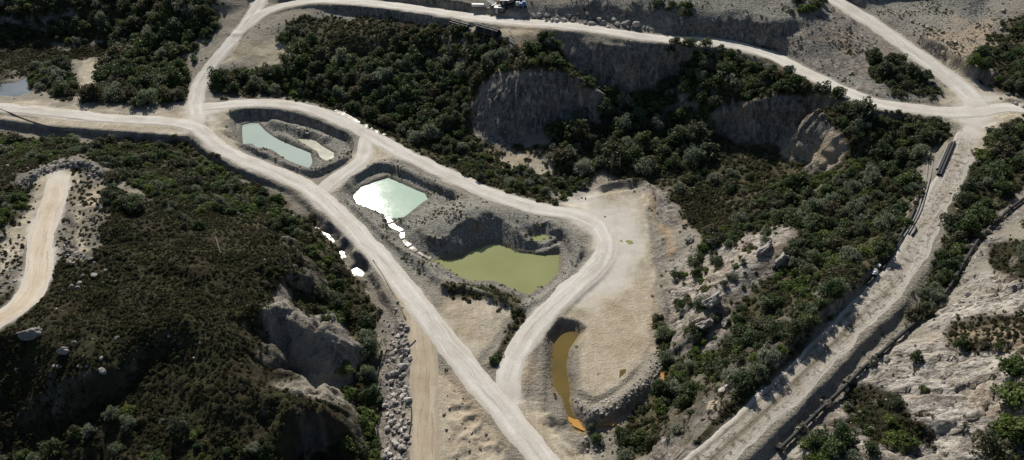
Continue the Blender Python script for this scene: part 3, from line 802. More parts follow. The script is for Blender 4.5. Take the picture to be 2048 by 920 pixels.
def simple_mat(name, c0, c1, scale=1.0, rough=0.8, spec=0.3, metal=0.0, bump=0.0, obj_random=0.0):
    m, nt, bs, out = new_mat(name)
    b = NB(nt)
    c = b.mix(b.noise(scale, 5, .6), c0, c1)
    if obj_random:
        oi = nt.nodes.new("ShaderNodeObjectInfo")
        c = b.mix(1.0, c, b.ramp(oi.outputs["Random"], [(0, 1 - obj_random), (1, 1 + obj_random)]), 'MULTIPLY')
    nt.links.new(c, bs.inputs["Base Color"])
    bs.inputs["Roughness"].default_value = rough
    bs.inputs["Specular IOR Level"].default_value = spec
    bs.inputs["Metallic"].default_value = metal
    if bump:
        b.bump(b.noise(scale * 4, 4, .65), bump, 0.1, bs)
    return m

# ------------------------------------------------------------------ roads
def n_strip(b):
    return b.noise(0.5, 4, .7)

def road_material(name, dark, light, track, stony=0.0, edge_c=((0.40, 0.37, 0.31), (0.56, 0.525, 0.46))):
    m, nt, bs, out = new_mat(name)
    b = NB(nt)
    U = b.attr("road_uv")          # across 0..1, along metres/200
    nmid = b.noise(0.7, 5, .65)
    nfine = b.noise(3.5, 3, .7)
    wob = b.math('MULTIPLY', b.math('SUBTRACT', b.noise(0.06, 3, .6), .5), .55)
    acr = b.math('ADD', U[0], wob)
    comb = nt.nodes.new("ShaderNodeCombineXYZ")
    b.link(b.math('MULTIPLY', acr, 11.0), comb.inputs[0]); b.link(b.math('MULTIPLY', U[1], 15.0), comb.inputs[1])
    streak = b.noise(1.0, 5, .65, comb.outputs[0], .3)
    c = b.mix(nmid, dark, light)
    # wheel tracks run along the road
    wave = b.ramp(acr, [(0.05, 0.0), (0.25, 0.8), (0.36, 0.25), (0.5, 0.1), (0.64, 0.25), (0.75, 0.8), (0.95, 0.0)])
    wave = b.math('MULTIPLY', wave, b.ramp(streak, [(0.3, 0.2), (0.65, 1.0)]))
    c = b.mix(wave, c, track)
    c = b.mix(b.ramp(streak, [(0.52, 0.0), (0.66, 0.75)]), c, tuple(x * 0.66 for x in dark))
    c = b.mix(b.ramp(b.noise(0.11, 5, .65), [(0.45, 0.0), (0.7, 0.6)]), c, tuple(x * k for x, k in zip(dark, (.86, .8, .72))))
    if stony:
        c = b.mix(b.ramp(b.noise(0.9, 5, .7), [(0.5, 0.0), (0.62, stony)]), c, (0.10, 0.092, 0.062))
        strip = b.ramp(U[0], [(0.10, 0.0), (0.2, 0.8), (0.30, 0.1), (0.42, 0.0), (0.52, 0.85), (0.64, 0.2), (0.8, 0.0)])
        strip = b.math('MULTIPLY', strip, b.ramp(b.math('ADD', U[1], b.math('MULTIPLY', n_strip(b), .35)), [(0.42, 0.0), (0.66, 1.0)]))
        c = b.mix(strip, c, b.mix(nfine, (0.055, 0.05, 0.03), (0.16, 0.135, 0.085)))
    edge = b.ramp(U[0], [(0.06, 1.0), (0.22, 0.0), (0.78, 0.0), (0.94, 1.0)])
    edge = b.math('MAXIMUM', edge, b.math('MULTIPLY', U[2], b.ramp(nmid, [(0.3, 0.6), (0.6, 1.0)])))
    c = b.mix(edge, c, b.mix(nmid, *edge_c))
    c = b.mix(0.3, c, b.mix(1.0, c, b.ramp(nfine, [(0.25, 0.5), (0.75, 1.45)]), 'MULTIPLY'))
    nt.links.new(c, bs.inputs["Base Color"])
    bs.inputs["Roughness"].default_value = 0.95
    bs.inputs["Specular IOR Level"].default_value = 0.12
    b.bump(b.math('ADD', nfine, b.math('MULTIPLY', streak, 1.2)), 0.5, 0.12 + 0.2 * (stony > 0), bs)
    return m
M_ROAD = road_material("pale_haul_road", (0.43, 0.408, 0.36), (0.575, 0.55, 0.495), (0.70, 0.675, 0.625))
M_ROAD_TAN = road_material("tan_earth_track", (0.33, 0.27, 0.19), (0.43, 0.365, 0.27), (0.50, 0.44, 0.345), 0.0, ((0.24, 0.205, 0.145), (0.42, 0.37, 0.285)))
M_ROAD_HILL = road_material("sandy_hill_track", (0.43, 0.36, 0.27), (0.52, 0.455, 0.36), (0.62, 0.56, 0.47))
M_ROAD_STONY = road_material("stony_track", (0.30, 0.268, 0.22), (0.42, 0.385, 0.33), (0.56, 0.525, 0.465), 0.85)

def road_mesh(key, lift):
    hw = ROADS[key][0]
    W = np.array(catmull(wpts(ROADS[key][1]), 0.8))
    T = np.gradient(W[:, :2], axis=0); T /= np.linalg.norm(T, axis=1)[:, None] + 1e-9
    Nn = np.stack([-T[:, 1], T[:, 0]], axis=1)
    L = np.concatenate([[0], np.cumsum(np.linalg.norm(np.diff(W[:, :2], axis=0), axis=1))])
    A = np.array([-1.03, -1, -.85, -.65, -.45, -.25, 0, .25, .45, .65, .85, 1, 1.03])
    n, k = len(W), len(A)
    wob_l = 1 + 0.30 * fbm(L / 1.0, L * 0 + 3, 6.0, 4, 401, .65); wob_r = 1 + 0.30 * fbm(L, L * 0 + 9, 6.0, 4, 402, .65)
    off = np.where(A[None, :] < 0, A[None, :] * wob_l[:, None], A[None, :] * wob_r[:, None]) * (hw - 0.1)
    x = W[:, None, 0] + Nn[:, None, 0] * off; y = W[:, None, 1] + Nn[:, None, 1] * off
    z = hz(x, y)
    rut = 0.05 * (np.exp(-((np.abs(A) - .55) / .12) ** 2))[None, :]
    side = 1 - sstep(.8, 1.0, np.abs(A))
    endf = sstep(0, 3.0, L) * sstep(0, 3.0, L[-1] - L)
    z = z + (lift + 0.03) * side[None, :] * endf[:, None] - 0.03 - rut * 0.5
    z[:, 0] -= 0.03; z[:, -1] -= 0.03
    V = np.stack([x, y, z], axis=2).reshape(-1, 3)
    F = []
    for i in range(n - 1):
        for j in range(k - 1):
            F.append((i * k + j, i * k + j + 1, (i + 1) * k + j + 1, (i + 1) * k + j))
    me = pyd("road", V, F, True)
    if me.polygons[0].normal.z < 0:
        me.flip_normals()
    at = me.attributes.new("road_uv", 'FLOAT_COLOR', 'POINT')
    d = np.zeros((len(V), 4), dtype=np.float32)
    d[:, 0] = np.tile((A + 1.03) / 2.06, n); d[:, 1] = np.repeat(L / 200.0, k); d[:, 2] = np.repeat(1 - sstep(2, 9, L) * sstep(2, 9, L[-1] - L), k); d[:, 3] = 1
    at.data.foreach_set("color", d.ravel())
    return me
RM = {'hill': M_ROAD_HILL, 'track': M_ROAD_STONY, 'side': M_ROAD_TAN}
for i, k in enumerate(ROADS):
    o = mk("dirt_road", road_mesh(k, 0.05 + 0.012 * (len(ROADS) - i)), RM.get(k, M_ROAD))
    o["kind"] = "structure"

# ------------------------------------------------------------------ water
def water_mat(name, c0, c1, rough, ripple, rscale=0.8, glint=0.0):
    m, nt, bs, out = new_mat(name)
    b = NB(nt)
    n = b.noise(0.10, 3, .5)
    nt.links.new(b.mix(b.ramp(n, [(0.35, 0.0), (0.65, 1.0)]), c0, c1), bs.inputs["Base Color"])
    bs.inputs["IOR"].default_value = 1.333
    if glint:   # patches where the breeze ruffles the surface
        nt.links.new(b.ramp(b.noise(0.35, 5, .65), [(0.40, rough), (0.62, glint)]), bs.inputs["Roughness"])
    else:
        bs.inputs["Roughness"].default_value = rough
    if ripple:
        b.bump(b.noise(rscale, 3, .6), 1.0, ripple, bs)
    return m
def pond(poly, level, mat, grow=1.0):
    W = np.array([unproj(a, b, level) for a, b in poly])
    # offset outwards so that the bank cuts the shoreline
    area = 0.5 * np.sum(W[:, 0] * np.roll(W[:, 1], -1) - np.roll(W[:, 0], -1) * W[:, 1])
    if area < 0: W = W[::-1]
    t = np.roll(W, -1, 0) - np.roll(W, 1, 0); t /= np.linalg.norm(t, axis=1)[:, None] + 1e-9
    W = W + np.stack([t[:, 1], -t[:, 0]], axis=1) * grow
    bm = bmesh.new()
    bm.faces.new([bm.verts.new((x, y, level)) for x, y in W])
    bmesh.ops.triangulate(bm, faces=bm.faces[:])
    me = bpy.data.meshes.new("pond"); bm.to_mesh(me); bm.free()
    o = mk("pond", me, mat); o["kind"] = "structure"
    return o
M_W1 = water_mat("pale_turquoise_water", (0.30, 0.375, 0.335), (0.34, 0.41, 0.36), 0.05, 0.004, 0.9)
M_W1B = water_mat("pale_shallow_water", (0.36, 0.36, 0.27), (0.40, 0.41, 0.32), 0.05, 0.006, 1.0, 0.085)
M_W2 = water_mat("milky_green_water", (0.34, 0.45, 0.36), (0.37, 0.48, 0.39), 0.05, 0.007, 1.1, 0.065)
M_W3 = water_mat("olive_water", (0.205, 0.22, 0.088), (0.23, 0.25, 0.11), 0.05, 0.004, 0.7)
M_W4 = water_mat("ochre_water", (0.075, 0.060, 0.020), (0.13, 0.092, 0.026), 0.05, 0.004, 0.7)
M_W5 = water_mat("ditch_water", (0.16, 0.15, 0.11), (0.22, 0.20, 0.15), 0.09, 0.01, 1.2, 0.16)
M_W6 = water_mat("orange_seep_water", (0.40, 0.20, 0.045), (0.46, 0.27, 0.08), 0.1, 0.004, 0.7)
pond(POND1, L1, M_W1); pond(POND1B, L1B, M_W1B); pond(POND2, L2, M_W2); pond(POND3, L3, M_W3); pond(POND3B, L3B, M_W3, .6); pond(POND4, L4, M_W4, .8)
pond(MARSH2, -0.75, water_mat('marsh_water', (0.13, 0.155, 0.165), (0.18, 0.205, 0.215), 0.05, 0.003, 0.8), .6)
for p, l in zip(DITCH, DITCH_LV):
    pond(p, l, M_W5, .7)
def stream(pts, hw, mat, lift=0.0, step=0.16):
    W = np.array(catmull(pts, 0.2))
    W[:, 2] = np.floor(W[:, 2] / step) * step + step * .8
    T = np.gradient(W[:, :2], axis=0); T /= np.linalg.norm(T, axis=1)[:, None] + 1e-9
    Nn = np.stack([-T[:, 1], T[:, 0]], axis=1)
    wv = hw * (1 + 0.7 * fbm(np.arange(len(W)) * .2, np.zeros(len(W)), 2.5, 2, 433))
    V = []
    for i in range(len(W)):
        for s_ in (-1, 1):
            V.append((W[i, 0] + s_ * Nn[i, 0] * wv[i], W[i, 1] + s_ * Nn[i, 1] * wv[i], W[i, 2] + lift))
    F = [(2 * i, 2 * i + 1, 2 * i + 3, 2 * i + 2) for i in range(len(W) - 1)]
    me = pyd("stream", V, F, True)
    if me.polygons[0].normal.z < 0: me.flip_normals()
    o = mk("stream", me, mat); o["kind"] = "structure"
stream(STREAM, 0.55, M_W5, 0, .18)
def puddle(px, py, rx, ry, mat, rz=0.0, name="puddle"):
    x, y, z = ground_at(px, py)
    V = [(x, y, 0)]; F = []
    n = 26
    for i in range(n):
        a = 2 * math.pi * i / n
        r = 1 + 0.22 * math.sin(3 * a + px) + 0.12 * math.sin(7 * a + py)
        dx, dy = rx * r * math.cos(a), ry * r * math.sin(a)
        V.append((x + dx * math.cos(rz) - dy * math.sin(rz), y + dx * math.sin(rz) + dy * math.cos(rz), 0))
        F.append((0, i + 1, (i + 1) % n + 1))
    hs = hz(np.array([v[0] for v in V]), np.array([v[1] for v in V]))
    lv = float(np.percentile(hs, 45))
    V = [(v[0], v[1], lv) for v in V]
    o = mk(name, pyd(name, V, F), mat); o["kind"] = "structure"
puddle(1255,483,1.6,1.2,M_W3); puddle(1155,850,2.6,1.0,M_W6,-.5); puddle(1217,847,1.5,.8,M_W6,.2); puddle(1327,752,.8,1.2,M_W6)
puddle(1195,748,.5,.5,M_W5); puddle(1246,738,.55,2.4,M_W4,-.3)
for (a, b, r) in ((712,262,1.0),(700,262,.5),(600,255,.9),(615,266,.8),(722,268,.6)):
    puddle(a, b, r, r * .6, M_W5)
SD = [(670,221,.6),(700,235,.6),(735,253,.5),(770,271,.4)]
SD = [(x, y, 0.0) for x, y, z in wpts(SD)]
SD = [(x, y, float(np.max(hz(x + np.linspace(-.6, .6, 5), y + np.linspace(-.6, .6, 5)))) + .03) for x, y, _ in SD]
stream(SD, 0.6, M_W5, 0.05, .05)
# ------------------------------------------------------------------ plants
def leaf_mat(name, cols, trans=0.25):
    m, nt, bs, out = new_mat(name)
    b = NB(nt)
    oi = nt.nodes.new("ShaderNodeObjectInfo")
    base = b.ramp(oi.outputs["Random"], [(i / (len(cols) - 1), c) for i, c in enumerate(cols)])
    n = b.noise(1.6, 2, .6)
    c = b.mix(1.0, base, b.ramp(n, [(0.3, 0.55), (0.7, 1.5)]), 'MULTIPLY')
    nt.links.new(c, bs.inputs["Base Color"])
    bs.inputs["Roughness"].default_value = 0.6
    bs.inputs["Specular IOR Level"].default_value = 0.25
    tr = nt.nodes.new("ShaderNodeBsdfTranslucent")
    nt.links.new(c, tr.inputs[0])
    mx = nt.nodes.new("ShaderNodeMixShader"); mx.inputs[0].default_value = trans
    nt.links.new(bs.outputs[0], mx.inputs[1]); nt.links.new(tr.outputs[0], mx.inputs[2]); nt.links.new(mx.outputs[0], out.inputs[0])
    return m
M_LEAF_TREE = leaf_mat("dark_green_leaves", [(0.042, 0.066, 0.024), (0.066, 0.098, 0.034), (0.092, 0.118, 0.044), (0.052, 0.080, 0.034), (0.085, 0.098, 0.058), (0.11, 0.095, 0.055), (0.048, 0.07, 0.03)], .42)
M_LEAF_WILLOW = leaf_mat("grey_green_leaves", [(0.13, 0.158, 0.105), (0.19, 0.21, 0.15), (0.155, 0.188, 0.115), (0.22, 0.23, 0.17)], .42)
M_LEAF_GORSE = leaf_mat("fresh_green_leaves", [(0.056, 0.092, 0.022), (0.092, 0.135, 0.032), (0.125, 0.155, 0.040), (0.068, 0.105, 0.030)], .42)
M_LEAF_HEATH = leaf_mat("brown_heath_sprigs", [(0.030, 0.026, 0.014), (0.060, 0.047, 0.024), (0.055, 0.064, 0.022), (0.080, 0.066, 0.036), (0.048, 0.062, 0.021), (0.10, 0.112, 0.036)], .35)
M_LEAF_GRASS = leaf_mat("dull_green_grass", [(0.056, 0.066, 0.028), (0.085, 0.090, 0.040), (0.125, 0.114, 0.060), (0.066, 0.082, 0.032)], .35)
M_LEAF_DRY = leaf_mat("bleached_dry_twigs", [(0.30, 0.27, 0.20), (0.38, 0.35, 0.27), (0.26, 0.24, 0.17)], .1)
M_BARK = simple_mat("grey_brown_bark", (0.06, 0.05, 0.04), (0.16, 0.13, 0.10), 6.0, .9, .1)

def crown_arrays(rng, n_clump, n_leaf, leaf, flat=0.8, up=0.0, spread=1.0, base=0.25):
    """leaf clumps over a dome of radius 1; returns quads as (N,4,3)"""
    C = []
    for i in range(n_clump):
        a = rng.uniform(0, 2 * np.pi); el = np.arcsin(rng.uniform(-0.12, 1.0))
        r = rng.uniform(.50, .80) * (1 + .22 * np.sin(3 * a + 1.7))
        C.append((r * np.cos(a) * np.cos(el) * spread, r * np.sin(a) * np.cos(el) * spread, base + r * np.sin(el) * flat, rng.uniform(.22, .40)))
    C.append((0, 0, base + .15, .5))
    Q = []
    for cx, cy, cz, cr in C:
        k = int(n_leaf * (cr / .3) ** 1.3)
        d = rng.normal(size=(k, 3)); d /= np.linalg.norm(d, axis=1)[:, None]
        d[:, 2] = np.where(d[:, 2] < -.45, -d[:, 2], d[:, 2])
        rad = cr * rng.uniform(.7, 1.12, size=(k, 1))
        p = np.array([cx, cy, cz]) + d * rad * np.array([1, 1, .85])
        nrm = d + rng.normal(size=(k, 3)) * .55
        if up: nrm[:, 2] *= (1 - up)
        nrm /= np.linalg.norm(nrm, axis=1)[:, None]
        ref = rng.normal(size=(k, 3)); 
        if up: ref = ref * (1 - up) + np.array([0, 0, 1.0]) * up
        t = np.cross(nrm, ref); t /= np.linalg.norm(t, axis=1)[:, None] + 1e-9
        b2 = np.cross(nrm, t)
        sz = leaf * rng.uniform(.6, 1.35, size=(k, 1))
        w = sz * (.5 if not up else .28); h = sz * (.62 if not up else 1.0)
        Q.append(np.stack([p - t * w - b2 * h * .6, p + t * w * .7 - b2 * h * .3, p + t * w * .3 + b2 * h, p - t * w * .9 + b2 * h * .35], axis=1))
    Q = np.concatenate(Q)
    Q[:, :, 2] = np.maximum(Q[:, :, 2], -.05)
    return Q

def quads_mesh(name, Q, mat):
    n = len(Q)
    me = bpy.data.meshes.new(name)
    me.vertices.add(n * 4); me.vertices.foreach_set("co", Q.astype(np.float32).ravel())
    me.loops.add(n * 4); me.loops.foreach_set("vertex_index", np.arange(n * 4, dtype=np.int32))
    me.polygons.add(n); me.polygons.foreach_set("loop_start", np.arange(0, n * 4, 4, dtype=np.int32))
    me.materials.append(mat)
    me.update(calc_edges=True)
    return me

def tube_arrays(path, radii, sides=6, cap=True):
    P = [Vector(p) for p in path]
    V = []; F = []
    ref = Vector((0, 0, 1))
    for i, p in enumerate(P):
        d = (P[min(i + 1, len(P) - 1)] - P[max(i - 1, 0)]).normalized()
        a = d.cross(ref if abs(d.z) < .95 else Vector((1, 0, 0))).normalized(); b2 = d.cross(a)
        for s_ in range(sides):
            an = 2 * math.pi * s_ / sides
            V.append(p + (a * math.cos(an) + b2 * math.sin(an)) * radii[i])
    for i in range(len(P) - 1):
        for s_ in range(sides):
            s2 = (s_ + 1) % sides
            F.append((i * sides + s_, i * sides + s2, (i + 1) * sides + s2, (i + 1) * sides + s_))
    if cap:
        F.append(tuple(range(sides - 1, -1, -1))); n = (len(P) - 1) * sides; F.append(tuple(range(n, n + sides)))
    return V, F

def trunk_mesh(name, rng, limbs=5, r=.07, top=.6):
    V = []; F = []
    def add(path, rad, sides=5):
        v, f = tube_arrays(path, rad, sides)
        o = len(V); V.extend(v); F.extend([tuple(i + o for i in q) for q in f])
    add([(0, 0, -.25), (.02, 0, .1), (.01, .02, top)], [r * 1.3, r, r * .5])
    for i in range(limbs):
        a = i * 2.4 + rng.uniform(-.4, .4); l = rng.uniform(.45, .75); h = rng.uniform(.05, .3)
        add([(0, 0, h), (.5 * l * math.cos(a), .5 * l * math.sin(a), h + l * .45), (l * math.cos(a), l * math.sin(a), h + l * .75)], [r * .6, r * .4, r * .12], 4)
    return pyd(name, V, F, True)

PROTO = bpy.data.collections.new("prototypes")   # meshes for the scattered ground cover
rng = np.random.default_rng(21)
KINDS = {}
def make_kind(key, nvar, leafmat, parts, name, **kw):
    L = []
    for v in range(nvar):
        Q = crown_arrays(rng, **kw)
        L.append((trunk_mesh(parts[0], rng), quads_mesh(parts[1], Q, leafmat)))
        L[-1][0].materials.append(M_BARK)
    KINDS[key] = dict(var=L, parts=parts, name=name)
make_kind('tree', 5, M_LEAF_TREE, ('trunk', 'crown'), 'broadleaf_tree', n_clump=26, n_leaf=34, leaf=.15, flat=.95, base=.35)
make_kind('willow', 5, M_LEAF_WILLOW, ('trunk', 'crown'), 'willow_tree', n_clump=24, n_leaf=36, leaf=.15, flat=.95, up=.6, base=.3)
make_kind('gorse', 5, M_LEAF_GORSE, ('stem', 'foliage'), 'green_bush', n_clump=22, n_leaf=36, leaf=.16, flat=.72, base=.12)

def proto_obj(name, me, coll):
    o = bpy.data.objects.new(name, me); coll.objects.link(o); return o

def scatter(name, coll, P, rot, scl, var, label, cat):
    """one object of many small pieces: points carrying instances of the pieces in coll"""
    me = bpy.data.meshes.new(name)
    me.vertices.add(len(P)); me.vertices.foreach_set("co", np.asarray(P, dtype=np.float32).ravel())
    for nm, typ, d in (("rotz", 'FLOAT', rot), ("scl", 'FLOAT', scl), ("pick", 'INT', var)):
        at = me.attributes.new(nm, typ, 'POINT')
        at.data.foreach_set("value", np.asarray(d, dtype=np.float32 if typ == 'FLOAT' else np.int32))
    o = mk(name, me)
    ng = bpy.data.node_groups.new(name, 'GeometryNodeTree')
    ng.interface.new_socket("Geometry", in_out='INPUT', socket_type='NodeSocketGeometry')
    ng.interface.new_socket("Geometry", in_out='OUTPUT', socket_type='NodeSocketGeometry')
    N = ng.nodes
    gi = N.new("NodeGroupInput"); go = N.new("NodeGroupOutput")
    ip = N.new("GeometryNodeInstanceOnPoints"); ci = N.new("GeometryNodeCollectionInfo")
    ci.inputs[0].default_value = coll; ci.inputs[1].default_value = True; ci.inputs[2].default_value = True
    def na(nm, typ):
        n = N.new("GeometryNodeInputNamedAttribute"); n.data_type = typ; n.inputs[0].default_value = nm; return n.outputs[0]
    cx = N.new("ShaderNodeCombineXYZ"); ng.links.new(na("rotz", 'FLOAT'), cx.inputs[2])
    ng.links.new(gi.outputs[0], ip.inputs["Points"]); ng.links.new(ci.outputs[0], ip.inputs["Instance"])
    ip.inputs["Pick Instance"].default_value = True
    ng.links.new(na("pick", 'INT'), ip.inputs["Instance Index"]); ng.links.new(cx.outputs[0], ip.inputs["Rotation"]); ng.links.new(na("scl", 'FLOAT'), ip.inputs["Scale"])
    ng.links.new(ip.outputs[0], go.inputs[0])
    md = o.modifiers.new("scatter", 'NODES'); md.node_group = ng
    tag(o, label, cat, kind="stuff")
    return o

def jitter_points(spacing, dens):
    """jittered world points kept with the probability given by the mask dens"""
    xs = np.arange(GX0 + 2, GX1 - 2, spacing); ys = np.arange(54, 350, spacing)
    xx, yy = np.meshgrid(xs, ys)
    xx = (xx + RNG.uniform(-.5, .5, xx.shape) * spacing).ravel(); yy = (yy + RNG.uniform(-.5, .5, yy.shape) * spacing).ravel()
    k = RNG.random(xx.shape) < sample(dens, xx, yy)
    k &= np.abs(xx) < 0.70 * (yy * CT + CAM_H * ST) + 24
    return xx[k], yy[k]

STEEPM = blur(SLOPE, 1.0)
okslope = 1 - sstep(1.3, 2.1, STEEPM)
CLEAR = np.minimum(ROAD_D, 30)
# stands of trees, by photo region: (polygon, density, size, kinds tree/willow/gorse)
STANDS = [
 ([(-40,-30),(250,-30),(420,20),(370,110),(385,195),(300,215),(180,205),(215,125),(245,110),(220,86),(-40,78)], 1.0, 2.3, (.62,.23,.15)),
 ([(62,135),(130,118),(152,185),(110,190),(65,172)], .9, 1.6, (.5,.3,.2)),
 ([(-40,268),(180,290),(400,298),(470,362),(560,402),(640,475),(700,590),(690,660),(620,500),(540,455),(430,420),(300,390),(200,335),(-40,330)], .8, 1.35, (.28,.22,.5)),
 ([(620,560),(700,590),(745,680),(755,930),(690,930),(705,780),(720,700),(650,640)], .9, 1.6, (.45,.15,.4)),
 ([(430,160),(500,145),(590,130),(600,60),(640,100),(740,125),(800,60),(900,60),(1000,95),(990,130),(935,205),(935,270),(850,290),(700,225),(620,192),(450,185)], 1.0, 2.1, (.52,.34,.14)),
 ([(560,60),(640,40),(600,130),(560,130)], .4, 1.6, (.6,.2,.2)),
 ([(850,290),(935,270),(1010,310),(1130,320),(1190,370),(1120,395),(990,375),(870,320)], .55, 1.1, (.4,.3,.3)),
 ([(1000,100),(1110,80),(1180,150),(1195,205),(1150,170),(1090,132),(1000,135)], 1.0, 1.9, (.6,.2,.2)),
 ([(1180,215),(1260,185),(1330,180),(1420,150),(1440,240),(1420,320),(1320,355),(1120,340),(1090,285)], 1.0, 2.3, (.38,.5,.12)),
 ([(1320,85),(1540,105),(1700,195),(1900,252),(1910,280),(1840,300),(1700,290),(1660,230),(1590,190),(1500,200),(1440,180),(1340,180)], 1.0, 2.0, (.62,.14,.24)),
 ([(1700,290),(1840,300),(1850,400),(1740,540),(1600,560),(1570,470),(1480,430),(1500,385),(1640,360)], 0.85, 1.6, (.40,.30,.3)),
 ([(1340,345),(1500,330),(1520,385),(1400,400),(1350,380)], .35, 1.2, (.3,.4,.3)),
 ([(1400,470),(1500,430),(1560,470),(1450,540),(1400,530)], .5, 1.3, (.3,.3,.4)),
 ([(1570,490),(1740,560),(1600,700),(1440,870),(1240,920),(1240,870),(1330,770),(1310,650),(1400,690),(1480,580)], .75, 1.5, (.40,.25,.35)),
 ([(1950,290),(2060,240),(2060,360),(1975,420),(1900,520),(1900,440),(1930,370)], .9, 1.9, (.7,.1,.2)),
 ([(1880,500),(1930,470),(1900,590),(1850,650),(1820,640)], .7, 1.4, (.5,.3,.2)),
 ([(1915,135),(2000,85),(2060,20),(2060,195),(1960,165)], .95, 1.7, (.75,.1,.15)),
 ([(1730,100),(1800,130),(1860,165),(1850,190),(1750,165)], .8, 1.6, (.8,.05,.15)),
 ([(1980,860),(2048,740),(2060,930),(1960,930)], 1.0, 2.6, (.2,.3,.5)),
 ([(1560,910),(1640,880),(1750,870),(1760,930),(1560,930)], .6, 1.5, (.4,.1,.5)),
 ([(1690,800),(1760,820),(1800,870),(1700,860)], .5, 1.2, (.3,.1,.6)),
 ([(965,745),(1040,640),(1052,660),(995,750)], .9, 1.1, (.2,.2,.6)),
 ([(-40,380),(60,370),(80,420),(10,470),(-40,480)], .7, 1.4, (.4,.2,.4)),
 ([(195,365),(230,360),(280,410),(270,430),(210,400)], .9, 1.5, (.7,.1,.2)),
 ([(100,800),(300,820),(560,900),(540,930),(0,930),(0,840)], .16, 1.2, (.25,.35,.4)),
 ([(330,400),(440,430),(420,470),(350,450)], .45, 1.3, (.5,.2,.3)),
 ([(1590,0),(1650,10),(1620,40),(1560,30)], .6, 1.5, (.7,.1,.2)), ([(1290,0),(1380,10),(1400,40),(1330,30)], .5, 1.2, (.5,.2,.3)),
 ([(400,30),(450,10),(440,60),(390,120),(375,110)], .4, 1.1, (.3,.4,.3)),
]
BARE = [[(25,385),(70,335),(130,315),(190,316),(222,350),(205,420),(172,515),(120,520),(55,565),(-20,605),(-20,480),(60,400)], [(985,312),(1020,300),(1110,322),(1112,345),(1040,345)], [(1330,545),(1400,510),(1480,474),(1580,450),(1602,480),(1530,565),(1475,630),(1450,710),(1370,715),(1330,640)], [(1390,880),(1415,800),(1460,780),(1475,800),(1440,860),(1405,895)],
        [(1435,280),(1480,225),(1550,183),(1610,190),(1640,240),(1700,285),(1690,345),(1620,355),(1500,345),(1430,330)], [(940,220),(1010,135),(1060,155),(1100,132),(1150,148),(1185,190),(1100,262),(1000,300),(950,272)],
        [(1110,60),(1210,85),(1310,100),(1330,125),(1320,165),(1200,172),(1140,120)], [(650,75),(700,60),(760,80),(780,110),(660,122)], [(1360,385),(1460,385),(1430,440),(1370,450)], [(560,560),(640,640),(720,690),(700,780),(600,770),(570,690)], [(560,470),(620,480),(640,560),(600,560)]]
BAREM = region(BARE, 4, 10, 311)
for p, l in zip(DITCH, DITCH_LV):
    BAREM = np.maximum(BAREM, 1.0 * (poly_sd([unproj(a_, b_, l) for a_, b_ in p], X, Y, 6.0) < 2.2))
BAREM = np.maximum(BAREM, 1.0 * (line_field(wpts([(672,222,.35),(700,236,.3),(735,254,.2),(770,272,.1)]), X, Y, 4.0)[0] < 2.0))
STANDS += [([(1335,540),(1440,475),(1560,468),(1450,640),(1360,700)], .19, 1.0, (.4,.3,.3)), ([(1340,600),(1420,570),(1440,690),(1360,700)], .19, 1.2, (.4,.2,.4)), ([(2050,230),(2330,230),(2400,1000),(2050,900)], .3, 1.7, (.4,.2,.4)), ([(-330,240),(-10,290),(-10,600),(-330,600)], .5, 1.6, (.4,.2,.4)), ([(-330,-40),(-10,-40),(-10,180),(-330,170)], .9, 2.2, (.6,.2,.2)), ([(-200,930),(820,930),(820,1100),(-200,1100)], .2, 1.2, (.3,.3,.4)), ([(1230,925),(1420,925),(1300,1100),(1200,1100)], .6, 1.6, (.4,.2,.4))]
plants = []   # x, y, z, scale, kind, rot
occ = {}
for poly, dens, size, mixk in STANDS:
    sd = poly_sd(poly, PX, PY, 20.0)
    dm = (sd + 12 * fb(5) < 0) * dens * okslope * (CLEAR > 0.6 + size * .4) * ((BAREM < .5) | (dens < .2))
    size *= 1.18
    xs, ys = jitter_points(size * 1.06, dm)
    r = RNG.random(len(xs)); kn = sample(fb(9), xs, ys) * 0.9; pt = sample(fb(10), xs, ys)
    for x, y, q, b_, pp in zip(xs, ys, r, kn, pt):
        if pp < -.22 and random.random() < .75 and dens < 1.0: continue      # clearings
        q = q + b_
        kind = 'tree' if q < mixk[0] + mixk[1] * .35 else ('willow' if q < mixk[0] + mixk[1] else 'gorse')
        sc = size * (0.42 + 1.05 * random.random() ** 1.5) * (1 + .35 * pp) * (0.82 if kind == 'gorse' else 1.0)
        plants.append((x, y, sc, kind))
